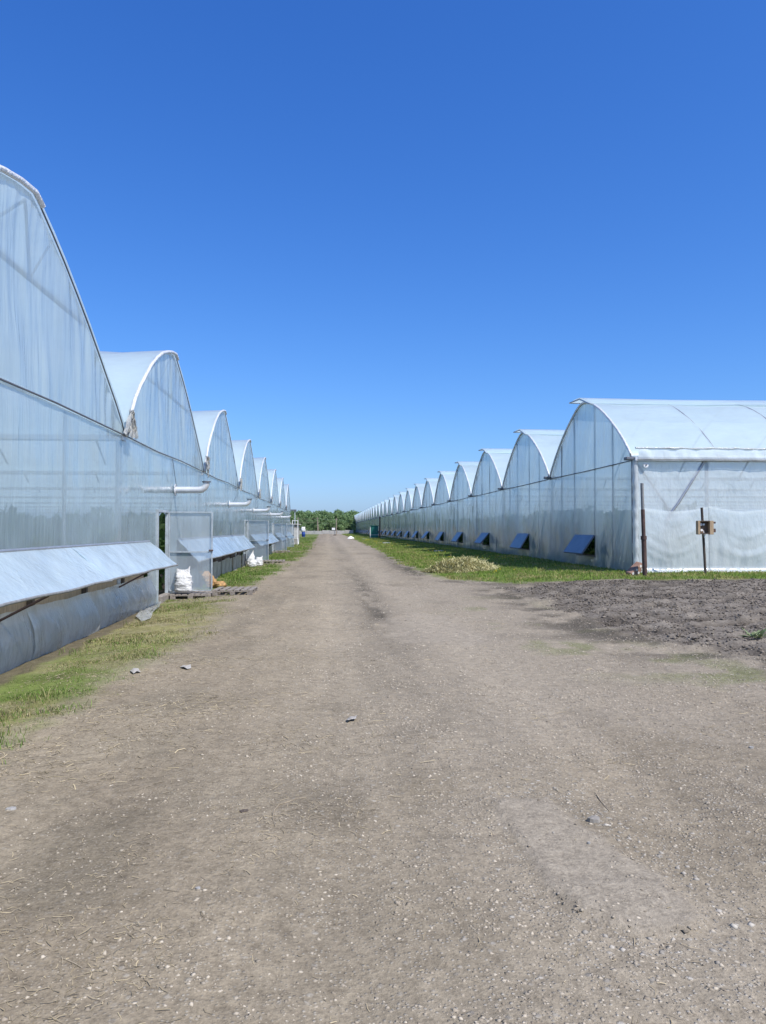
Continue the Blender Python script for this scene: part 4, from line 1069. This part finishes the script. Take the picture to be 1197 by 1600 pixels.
tag(MB().tube([(0, 0, -0.3), (0.02, 0, 1.8), (0.0, 0, 3.55)], [0.13, 0.12, 0.10], 8).obj('post', M['rust'], None, (px_, py_, g0)), 'brown post standing right beside the green cabin, twice as tall', 'post')
def slab(name, label, cat, px, py, w, d, h, mat, rz=0.1, z=0.12):
    x, y = at_ground(px, py, z)
    mb = MB(); nn = 10
    top, bot = [], []
    for k in range(nn):
        a = 6.283 * k / nn; j = random.uniform(0.8, 1.1)
        bot.append((math.cos(a) * w / 2 * j, math.sin(a) * d / 2 * j, -0.05)); top.append((math.cos(a) * w / 2 * j * 0.9, math.sin(a) * d / 2 * j * 0.9, h * random.uniform(0.7, 1.1)))
    mb.add(bot + top, [tuple(range(nn, 2 * nn))] + [(k, (k + 1) % nn, nn + (k + 1) % nn, nn + k) for k in range(nn)])
    return tag(mb.obj(name, mat, None, (x, y, hz(x, y)), (0, 0, rz)), label, cat)
slab('stone_slab', 'pale broken slab lying in grass before the row of dandelions', 'slab', 604, 849, 1.1, 0.8, 0.14, M['chalk'])
slab('stone_slab', 'low pale slab lying right behind the brown post by the cabin', 'slab', 599, 842, 1.0, 0.7, 0.13, M['concrete'])
slab('stone_slab', 'flat white board lying on the grass on the road side of the green cabin', 'board', 571, 842, 1.3, 0.9, 0.07, M['white_paint'])
x, y = at_ground(686, 863, 0.13)
tag(MB().box((-0.33, -0.06, 0.0), (0.33, 0.06, 0.06), 0.01).obj('plank', M['chalk'], None, (x, y, hz(x, y) + 0.02), (0, 0.0, 0.35)), 'short white plank lying in the grass under the side vents', 'plank')
# white sand pile
x0, y0 = at_ground(548, 841, 0.06)
U, V = np.meshgrid(np.linspace(0, 2 * math.pi, 30), np.linspace(0, 1, 12), indexing='ij')
X, Y = 0.72 * V * np.cos(U) * (1 + 0.2 * np.cos(U * 3)), 0.7 * V * np.sin(U)
tag(link('chalk_pile', grid_mesh('chalk_pile', np.stack([X, Y, 0.46 * (1 - V ** 1.3) * (0.85 + 0.3 * fbm(X * 3 + 9, Y * 3 + 9, 2)) - 0.03], -1)), M['chalk'], None, (x0, y0 + 0.5, hz(x0, y0))), 'small white pile of sand or lime at the roadside edge', 'pile')

# shed, white rack and lamp past the end of the left greenhouse
sx, sy = -4.6, 88.0; s0 = hz(sx, sy)
t = thing('shed', 'small grey shed with a white canopy past the end of the flap-sided greenhouse', 'shed', (sx, sy, s0))
MB().box((-1.6, 0, -0.1), (1.1, 8.0, 2.25)).obj('wall', M['shed_grey'], t, (sx, sy, s0))
MB().box((-1.75, -0.15, 2.26), (1.3, 8.2, 2.36)).obj('roof', M['concrete'], t, (sx, sy, s0))
MB().box((-0.6, -0.04, 0.0), (0.25, -0.003, 2.0)).obj('doorway', M['dark_inside'], t, (sx, sy, s0))
MB().box((-1.0, -1.1, 2.38), (0.45, -0.2, 2.46)).obj('canopy', M['white_paint'], t, (sx, sy, s0))
gx0, gy0 = -3.62, 86.3; g0 = hz(gx0, gy0)
t = thing('white_rack', 'white slatted rack with an open upper frame standing by the grey shed', 'rack', (gx0, gy0, g0))
for x in (-0.30, 0.30): MB().box((x - 0.04, -0.03, 0.0), (x + 0.04, 0.03, 2.75)).obj('upright', M['white_paint'], t, (gx0, gy0, g0))
for z in [0.75 + 0.145 * i for i in range(8)] + [2.70]:
    MB().box((-0.26, -0.025, z - 0.03), (0.26, 0.025, z + 0.03)).obj('slat', M['white_paint'], t, (gx0, gy0, g0))
for x in (-0.22, 0.28): MB().tube([(x, -0.02, 0.75), (x + 0.12, -0.5, 0.0)], 0.045, 6).obj('leg', M['white_paint'], t, (gx0, gy0, g0))
lx, ly = -3.75, 88.6; l0 = s0 + 2.3
t = thing('lamp_post', 'thin pale mast with a dark crossbar rising from the grey shed roof', 'mast', (lx, ly, l0))
MB().tube([(0, 0, 0), (0, 0, 1.6)], 0.045, 8).obj('pole', M['zinc'], t, (lx, ly, l0))
MB().box((-0.75, -0.08, 1.56), (0.18, 0.08, 1.70), 0.02).obj('crossbar', M['steel_dark'], t, (lx, ly, l0))
MB().box((-0.14, -0.12, 1.44), (0.16, 0.12, 1.555), 0.02).obj('lamp_head', M['steel_dark'], t, (lx, ly, l0))
bx_, by_ = -5.55, 178.0; b0_ = hz(bx_, by_)
t = thing('barrel', 'blue plastic barrel standing in the grass under a white tank', 'barrel', (bx_, by_, b0_))
MB().tube([(0, 0, 0), (0, 0, 0.1), (0, 0, 0.35), (0, 0, 0.38), (0, 0, 0.75), (0, 0, 0.78), (0, 0, 1.05), (0, 0, 1.12)], [0.36, 0.40, 0.41, 0.43, 0.43, 0.41, 0.40, 0.36], 14).obj('body', M['blue_plastic'], t, (bx_, by_, b0_))
MB().tube([(0, 0, 1.12), (0, 0, 1.16)], 0.38, 14).obj('lid', M['blue_plastic'], t, (bx_, by_, b0_))
sack('tank', 'rounded white tank resting on top of the blue barrel', 'tank', bx_ - 0.1, by_, 1.05, 1.2, 0.9, M['sack'], 31, (0.05, 0), False, b0_ + 1.12)

# concrete fence closing the road
fy = 262.0
t = thing('concrete_fence', 'low pale concrete panel fence closing the far end of the road', 'fence', (0, fy, 0))
pn = MB().box((-1.2, -0.05, 0.05), (1.2, 0.05, 1.22), 0.02).mesh('panel'); pn.materials.append(M['concrete'])
pp_ = MB().box((-0.11, -0.12, -0.2), (0.11, 0.12, 1.38), 0.02).mesh('fence_post'); pp_.materials.append(M['concrete'])
i = 0
X_ = -46.0
while X_ < 8.4:
    h_ = hz(X_, fy)
    link('panel', pn, None, t, (X_ + 1.3, fy, h_ + 0.07 * math.sin(i * 2.3))); link('fence_post', pp_, None, t, (X_, fy + 0.01, h_ + 0.05 * math.sin(i * 1.7)))
    X_ += 2.6; i += 1
link('fence_post', pp_, None, t, (X_, fy + 0.01, hz(X_, fy)))
# sign
sgx, sgy = at_ground(521.5, 836, 0.0); sgy = 205.0; sgx = (521.5 - 512) / 1200 * 205
t = thing('notice_board', 'small white board on a dark post at the far end of the road', 'sign', (sgx, sgy, hz(sgx, sgy)))
MB().box((0.12, 0.03, -0.2), (0.24, 0.15, 2.0)).obj('post', M['steel_dark'], t, (sgx, sgy, hz(sgx, sgy)))
MB().box((-0.5, -0.04, 1.45), (0.35, 0.02, 2.05), 0.01).obj('board', M['white_paint'], t, (sgx, sgy, hz(sgx, sgy)))
MB().box((-0.1, -0.1, -0.1), (0.7, 0.2, 0.22), 0.02).obj('base', M['dark_wood'], t, (sgx, sgy, hz(sgx, sgy)))
# line poles and wires
def pole(px, y, h, label, brace=None):
    x = (px - 512) / 1200 * y * 1.0
    z = hz(x, y)
    t = thing('utility_pole', label, 'pole', (x, y, z))
    MB().tube([(0, 0, -0.4), (0, 0, h)], [0.16, 0.12], 8).obj('shaft', M['pole_wood'], t, (x, y, z))
    MB().box((-0.5, -0.06, h - 0.5), (0.5, 0.06, h - 0.38)).obj('crossarm', M['pole_wood'], t, (x, y, z))
    if brace: MB().tube([(brace, 0, -0.4), (0.05, 0, h * 0.8)], [0.14, 0.1], 8).obj('brace', M['pole_wood'], t, (x, y, z))
    return Vector((x, y, z + h))
A_ = pole(496.2, 268.0, 5.9, 'pale wooden line pole with a slanting brace behind the concrete fence', 0.55)
B_ = pole(525.4, 222.0, 4.9, 'pale wooden line pole beside the white notice board')
C_ = pole(466.0, 268.0, 5.9, 'pale wooden line pole behind the fence beyond the blue barrel')
def wire(a, b, dz, label):
    pts = [a.lerp(b, k / 10) + Vector((0, 0, dz - 0.25 * (1 - (k / 5 - 1) ** 2))) for k in range(11)]
    m_ = pts[0]
    tag(MB().tube([p - m_ for p in pts], 0.03, 5).obj('wire', M['pole_wood'], None, tuple(m_)), label, 'wire')
wire(A_, B_, -0.4, 'upper wire between the braced pole and the pole by the notice board')
wire(C_, A_, -0.4, 'upper wire running to the braced pole from the pole beyond the barrel')
wire(A_, B_, -1.6, 'lower wire between the braced pole and the pole by the notice board')
wire(C_, A_, -1.6, 'lower wire running to the braced pole from the pole beyond the barrel')

# trees
def tree_meshes(H, W, seed, conifer=False):
    r = np.random.default_rng(seed)
    tr = MB().tube([(0, 0, -0.5), (0.05, 0.02, H * 0.3), (0.0, 0.1, H * 0.62), (0.08, 0, H * 0.93)], [0.22, 0.17, 0.1, 0.03], 7)
    n = 3600 if not conifer else 2200
    cent = []
    if conifer:
        for k in range(16):
            z = H * (0.12 + 0.86 * k / 15); cent.append((0, 0, z, W * 0.5 * (1 - k / 15.6) * r.uniform(0.8, 1.1), 0.35))
    else:
        for k in range(22):
            a = r.uniform(0, 6.283); z = H * r.uniform(0.12, 0.9); rr = W * 0.34 * math.sin(min(1, (z / H) * 0.95 + 0.12) * 3.0) * r.uniform(0.2, 1)
            cent.append((math.cos(a) * rr, math.sin(a) * rr, z, W * r.uniform(0.15, 0.26), W * r.uniform(0.12, 0.2)))
            if k < 8: tr.tube([(0, 0, z * 0.65), (math.cos(a) * rr, math.sin(a) * rr, z)], [0.07, 0.02], 5)
        cent.append((0, 0, H * 0.9, W * 0.18, W * 0.16))
    c = np.array(cent); i = r.integers(0, len(c), n)
    d = r.normal(0, 1, (n, 3)); d /= np.linalg.norm(d, axis=1)[:, None]; q = r.random((n, 1)) ** 0.45
    p = c[i, :3] + d * q * np.stack([c[i, 3], c[i, 3], c[i, 4]], -1)
    s = r.uniform(0.16, 0.38, (n, 1)); e = r.normal(0, 1, (n, 2, 3)); e /= np.linalg.norm(e, axis=2, keepdims=True)
    V = np.stack([p - e[:, 0] * s, p + e[:, 1] * s * 0.7, p + e[:, 0] * s, p - e[:, 1] * s * 0.7], 1).reshape(-1, 3)
    tone = (0.75 + 0.5 * r.random(len(c)))[i][:, None]
    base_ = np.array((0.19, 0.285, 0.125)) if not conifer else np.array((0.12, 0.19, 0.10))
    cc = base_[None] * tone * r.uniform(0.7, 1.35, (n, 1)) + np.array([[0.012, 0.012, 0]]) * r.random((n, 1))
    cm = np_mesh('crown', V, np.arange(n * 4).reshape(-1, 4), False, np.repeat(cc, 4, 0)); cm.materials.append(M['leaf'])
    tm = tr.mesh('trunk'); tm.materials.append(M['bark'])
    return tm, cm
TV = [tree_meshes(9.8, 8.5, 1), tree_meshes(9.2, 9.2, 2), tree_meshes(10.3, 8.0, 3), tree_meshes(9.5, 8.8, 6)]
CV = [tree_meshes(11.5, 4.2, 4, True), tree_meshes(10.5, 4.6, 5, True)]
LT = ('low bushy tree at the front edge of the wood, close behind the concrete fence', 'mid-sized leafy tree in the wood, rising over the low bushy ones', 'tall leafy tree in the wood, its top against the sky')
def tree(x, y, s, rz, var, con=False, row=0):
    t = thing('conifer_tree' if con else 'leafy_tree',
              'dark pointed conifer standing in the wood beyond the concrete fence' if con else LT[row], 'tree', (x, y, -0.1), 'trees of the wood beyond the fence', (0, 0, rz))
    t.scale = (s, s, s * 0.94)
    for nm, me in zip(('trunk', 'crown'), (CV if con else TV)[var]):
        o = bpy.data.objects.new(nm, me); col.objects.link(o); o.parent = t
k = 0
for row, (y, n, x0, x1, sc_) in enumerate(((284, 18, -24, 17, 0.6), (296, 18, -26, 19, 0.84), (305, 18, -28, 21, 0.94), (314, 18, -30, 24, 0.98))):
    for i in range(n):
        x = x0 + (x1 - x0) * (i + random.uniform(-0.3, 0.3)) / (n - 1)
        k += 1
        tree(x, y + random.uniform(-4, 4), sc_ * random.uniform(0.95, 1.05), random.uniform(0, 6.28), k % 4, False, min(row, 2))
for x, y, s, v in ((-16.0, 292, 0.9, 0), (-13.2, 298, 0.8, 1), (5.6, 318, 0.86, 0), (9.0, 310, 0.9, 1)):
    tree(x, y, s, 0.3, v, True)

# ------------------------------------------------------------------ ground cover and scatter
G_A, G_B, G_D = (0.10, 0.185, 0.028), (0.19, 0.26, 0.055), (0.38, 0.33, 0.17)
def grass_cols(x, y, dry, f=1.0):
    c = pal(len(x), G_A, G_B, 0.3); k = rng.random(len(x)) < np.clip(dry * 0.85 + 0.08, 0, 0.92)
    c[k] = pal(int(k.sum()), G_D, (0.22, 0.20, 0.08), 0.3)
    return c * np.array(f)
parts = []
for (n, y0, y1, hh, ww) in ((80000, 3.5, 11, (0.015, 0.065), 0.006), (130000, 11, 24, (0.02, 0.07), 0.010), (60000, 24, 60, (0.04, 0.11), 0.018), (40000, 60, 160, (0.06, 0.16), 0.04)):
    x, y = scatter(n, XL - 0.1 if y0 < 60 else -9, -1.0, y0, y1, lambda x, y: zones(x, y)[1] * (0.25 + 0.75 * sstep(0.43, 0.60, fbm(x * 2.2, y * 2.2, 99))))
    dr = zones(x, y)[3]
    tall = 0.55 + 0.9 * sstep(0.42, 0.66, fbm(x * 1.4, y * 1.4, 98)); tall = tall * (1 - 0.5 * np.clip(dr, 0, 1))
    kp = ~((x < -3.62 + 0.2 * (vnoise(y * 2.5, y * 0) - 0.5)) & (y < 17.8))
    x, y, dr, tall = x[kp], y[kp], dr[kp], tall[kp]
    if y0 < 11: tall = tall * (0.5 + 0.8 * sstep(-3.6, -2.8, x))
    parts.append(blades(x, y, rng.uniform(*hh, len(x)) * tall, np.full(len(x), ww) * rng.uniform(0.7, 1.3, len(x)), 0.55, grass_cols(x, y, dr, (1.0, 1.0, 1.0))))
for y0, y1, n in ((4, 24, 9000), (24, 60, 9000)):
    x, y = scatter(n, XL + 0.3, -1.2, y0, y1, lambda x, y: sstep(0.62, 0.72, fbm(x * 2.6, y * 2.6, 120)) * zones(x, y)[1] * sstep(-0.9, -1.9, x))
    parts.append(blades(x, y, rng.uniform(0.06, 0.19, len(x)), np.full(len(x), 0.007 if y0 < 20 else 0.016), 0.6, grass_cols(x, y, np.full(len(x), 0.12))))
stuff('grass', parts, M['leaf'], 'patchy green and straw-dry grass along the foot of the flap-sided greenhouse', 'grass')
parts = []
for (n, x0, x1, y0, y1, hh, ww) in ((90000, 4.0, 20, 21.5, 32, (0.04, 0.12), 0.014), (80000, 3.2, XR, 32, 62, (0.05, 0.13), 0.022), (60000, 3.2, XR, 62, 130, (0.06, 0.16), 0.04), (30000, 3.6, XR, 130, 290, (0.08, 0.2), 0.09)):
    x, y = scatter(n, x0, x1, y0, y1, lambda x, y: zones(x, y)[0] * (0.3 + 0.7 * sstep(0.38, 0.56, fbm(x * 1.8, y * 1.8, 97))) * ~((x > XR - 0.05) & (y > RY0 - 0.1)))
    dr = zones(x, y)[3] * 0.7
    parts.append(blades(x, y, rng.uniform(*hh, len(x)), np.full(len(x), ww), 0.55, grass_cols(x, y, dr, (1.25, 1.2, 1.1))))
x, y = scatter(9000, 4.0, 16, 22, 75, lambda x, y: zones(x, y)[0] * sstep(0.60, 0.70, fbm(x * 1.6, y * 1.6, 121)) * ~((x > XR - 0.1) & (y > RY0 - 0.2)))
parts.append(blades(x, y, rng.uniform(0.12, 0.3, len(x)), np.full(len(x), 0.022), 0.6, grass_cols(x, y, np.full(len(x), 0.1), (1.2, 1.15, 1.0))))
stuff('grass', parts, M['leaf'], 'green grass verge between the road and the long scalloped greenhouse', 'grass')
# dandelions
def dand(x, y, r):
    n = len(x); z = height(x, y) + rng.uniform(0.08, 0.16, n)
    k = np.arange(6) * math.pi / 3
    ring = np.stack([np.cos(k), np.sin(k), np.full(6, -0.15)], -1)
    V = np.concatenate([np.zeros((1, 3)) + [0, 0, 0.35], ring]) [None] * r[:, None, None] + np.stack([x, y, z], -1)[:, None]
    o = np.arange(n)[:, None] * 7
    T = np.array([[0, 1 + j, 1 + (j + 1) % 6] for j in range(6)])
    return V.reshape(-1, 3), (o[:, :, None] + T[None]).reshape(-1, 3), np.repeat(pal(n, (0.75, 0.50, 0.01), (0.85, 0.62, 0.03), 0.1), 7, 0)
x, y = scatter(2600, 5.0, XR - 0.2, 26, 120, lambda x, y: zones(x, y)[0] * sstep(0.46, 0.66, fbm(x * 0.8, y * 0.35, 88)) * (0.25 + 0.75 * np.exp(-((x - 8.3) / 1.2) ** 2)))
d1 = dand(x, y, rng.uniform(0.022, 0.036, len(x)) * np.clip(y / 42, 1, 1.5))
stuff('dandelions', [d1], M['leaf'], 'yellow dandelion flowers dotted through the grass below the side vents', 'flowers')

# loose stones on the road
def stone_cols(n):
    c = pal(n, (0.22, 0.185, 0.14), (0.41, 0.36, 0.285), 0.25); return c
parts = []
dens = lambda x, y: (1 - np.maximum(*zones(x, y)[:2])) * (1 - 0.8 * zones(x, y)[4]) * (0.22 + 0.78 * sstep(-1.2, 1.4, x + 2.5 * (fbm(x * 1.2, y * 1.2, 77) - 0.5))) * (0.3 + 0.9 * sstep(0.42, 0.6, fbm(x * 2.3, y * 2.3, 78))) * (1 - 0.6 * zones(x, y)[2])
for n, y0, y1, x0, x1, r0, r1 in ((46000, 2.0, 5.0, -2.4, 3.2, 0.0035, 0.015), (60000, 5, 10, -3.2, 6, 0.005, 0.019), (40000, 10, 22, -3, 8, 0.008, 0.026), (16000, 22, 45, -2.2, 5, 0.014, 0.034)):
    x, y = scatter(n, x0, x1, y0, y1, dens)
    m = len(x); r = r0 + (r1 - r0) * rng.random(m) ** 3.2
    parts.append(lumps(x, y, r, rng.uniform(0.3, 0.55, m), stone_cols(m), 0.74))
stuff('gravel', parts, M['bits'], 'loose pale gravel strewn over the dirt road', 'gravel')
# broken chips round the asphalt patch
x, y = scatter(5000, 0.4, 3.2, 2.2, 6.0, lambda x, y: np.exp(-((polydist(x, y, PATCH) + 0.14) / 0.13) ** 2) * (0.25 + 0.75 * (x > 1.2)))
m = len(x)
stuff('asphalt_chips', [lumps(x, y, 0.005 + 0.017 * rng.random(m) ** 3, rng.uniform(0.3, 0.55, m), pal(m, (0.22, 0.20, 0.17), (0.38, 0.35, 0.30), 0.25), 0.65)], M['bits'], 'broken asphalt chips crumbling off the edge of the smooth patch', 'chips')
# clods of the turned soil
x, y = scatter(110000, 4.0, 17, 9, 24, lambda x, y: zones(x, y)[2] * (0.3 + 0.7 * sstep(0.4, 0.6, fbm(x * 1.6, y * 3, 79))))
m = len(x)
parts = [lumps(x, y, 0.008 + 0.026 * rng.random(m) ** 3, rng.uniform(0.4, 0.8, m), pal(m, (0.09, 0.077, 0.063), (0.235, 0.205, 0.17), 0.3), 0.4)]
stuff('soil_clods', parts, M['bits'], 'grey clods of freshly turned soil in the field by the end wall', 'soil')
# chaff and straw bits
parts = []
dens = lambda x, y: (0.10 + 0.9 * sstep(0.6, -1.6, x + 2.0 * (fbm(x * 0.9, y * 0.9, 91) - 0.5))) * (0.15 + 0.95 * sstep(0.48, 0.66, fbm(x * 1.7, y * 1.7, 92)))
for n, y0, y1, x0, x1, l0, l1, w in ((12000, 2.0, 5.0, -2.6, 2.6, 0.012, 0.085, 0.003), (24000, 5, 11, -3.4, 4.5, 0.02, 0.12, 0.0055), (14000, 11, 22, -3.6, 6, 0.03, 0.13, 0.008)):
    x, y = scatter(n, x0, x1, y0, y1, dens)
    m = len(x)
    parts.append(sticks(x, y, l0 + (l1 - l0) * rng.random(m) ** 2, w * rng.uniform(0.5, 1.4, m), pal(m, (0.46, 0.38, 0.24), (0.24, 0.20, 0.14), 0.3)))
cc2 = pal(len(x2), (0.48, 0.42, 0.26), (0.34, 0.3, 0.17), 0.25)
parts.append(sticks(x2, y2, rng.uniform(0.08, 0.25, len(x2)), np.full(len(x2), 0.014), cc2))
stuff('straw_litter', parts, M['straw'], 'thin straw and dry stalk litter strewn over the trodden earth', 'straw')

# single finds on the road
def stone(label, px, py, w, d, h, mat='stone', rz=0.3):
    x, y = at_ground(px, py); mb = MB(); nn = 9
    b_, t_ = [], []
    for k in range(nn):
        a = 6.283 * k / nn; j = random.uniform(0.75, 1.1)
        b_.append((math.cos(a) * w / 2 * j, math.sin(a) * d / 2 * j, -0.02)); t_.append((math.cos(a) * w / 2 * j * 0.82, math.sin(a) * d / 2 * j * 0.82, h * random.uniform(0.75, 1.1)))
    mb.add(b_ + t_ + [(0, 0, h)], [(k, (k + 1) % nn, nn + (k + 1) % nn, nn + k) for k in range(nn)] + [(nn + k, nn + (k + 1) % nn, 2 * nn) for k in range(nn)])
    return tag(mb.obj('stone', M[mat], None, (x, y, hz(x, y)), (0, 0, rz)), label, 'stone')
stone('flat grey asphalt lump lying loose beside the smooth patch edge', 928, 1279, 0.10, 0.075, 0.022, 'asphalt')
stone('small pale stone lying on the smooth asphalt patch', 920, 1316, 0.022, 0.02, 0.010, 'stone')
stone('flat blue-grey stone among the straw at the grassy roadside', 17, 1261, 0.07, 0.06, 0.010, 'stone')
stone('thin grey stone flake on bare dirt with straw around it', 309, 1390, 0.03, 0.035, 0.006, 'stone')
stone('pale angular stone lying on the gravel beyond the smooth patch', 1174, 1167, 0.06, 0.04, 0.014, 'stone')
stone('small dark clod lying alone on the worn wheel track', 381, 1270, 0.075, 0.05, 0.007, 'dark_wood')
def twig(label, pts, r):
    w = [onz(a, b) for a, b in pts]; o0 = w[0]
    P_ = [(p[0] - o0[0], p[1] - o0[1], hz(p[0], p[1]) - hz(o0[0], o0[1]) + r * 0.7) for p in w]
    return tag(MB().tube(P_, r, 5).obj('twig', M['twig'], None, (o0[0], o0[1], hz(o0[0], o0[1]))), label, 'twig')
twig('curled dry root looped on the bare dirt of the road', [(430, 1298), (426, 1284), (428, 1270), (436, 1260), (452, 1255), (462, 1250), (478, 1248)], 0.0035)
twig('straight dark twig lying on the gravel beyond the smooth patch', [(930, 1232), (938, 1245), (952, 1263)], 0.0035)
twig('pale bent stalk lying on the straw-strewn shoulder', [(100, 1500), (118, 1508), (128, 1514)], 0.003)
# weed in the turned soil
wx, wy = at_ground(1180, 1000, 0.12)
wo_ = thing('weed', 'pale green thistle weed growing at the edge of the turned soil', 'plant', (wx, wy, hz(wx, wy)))
V, Fs, Cs = [], [], []
for k in range(26):
    a = random.uniform(0, 6.28); L = random.uniform(0.10, 0.24); e = random.uniform(0.2, 1.1)
    d = Vector((math.cos(a) * math.cos(e), math.sin(a) * math.cos(e), math.sin(e))); s_ = Vector((-math.sin(a), math.cos(a), 0)) * 0.03
    o0 = len(V); b_ = Vector((random.uniform(-0.1, 0.1), random.uniform(-0.06, 0.06), 0.02))
    V += [tuple(b_), tuple(b_ + d * L * 0.5 + s_), tuple(b_ + d * L - Vector((0, 0, 0.03))), tuple(b_ + d * L * 0.5 - s_)]
    Fs.append((o0, o0 + 1, o0 + 2, o0 + 3))
c_ = pal(26, (0.16, 0.22, 0.10), (0.28, 0.33, 0.18), 0.2)
link('leaves', np_mesh('leaves', np.array(V), np.array(Fs), False, np.repeat(c_, 4, 0)), M['leaf'], wo_, (wx, wy, hz(wx, wy)))
MB().tube([(0, 0, -0.02), (0.01, 0, 0.1)], [0.012, 0.006], 6).obj('stem', M['twig'], wo_, (wx, wy, hz(wx, wy)))
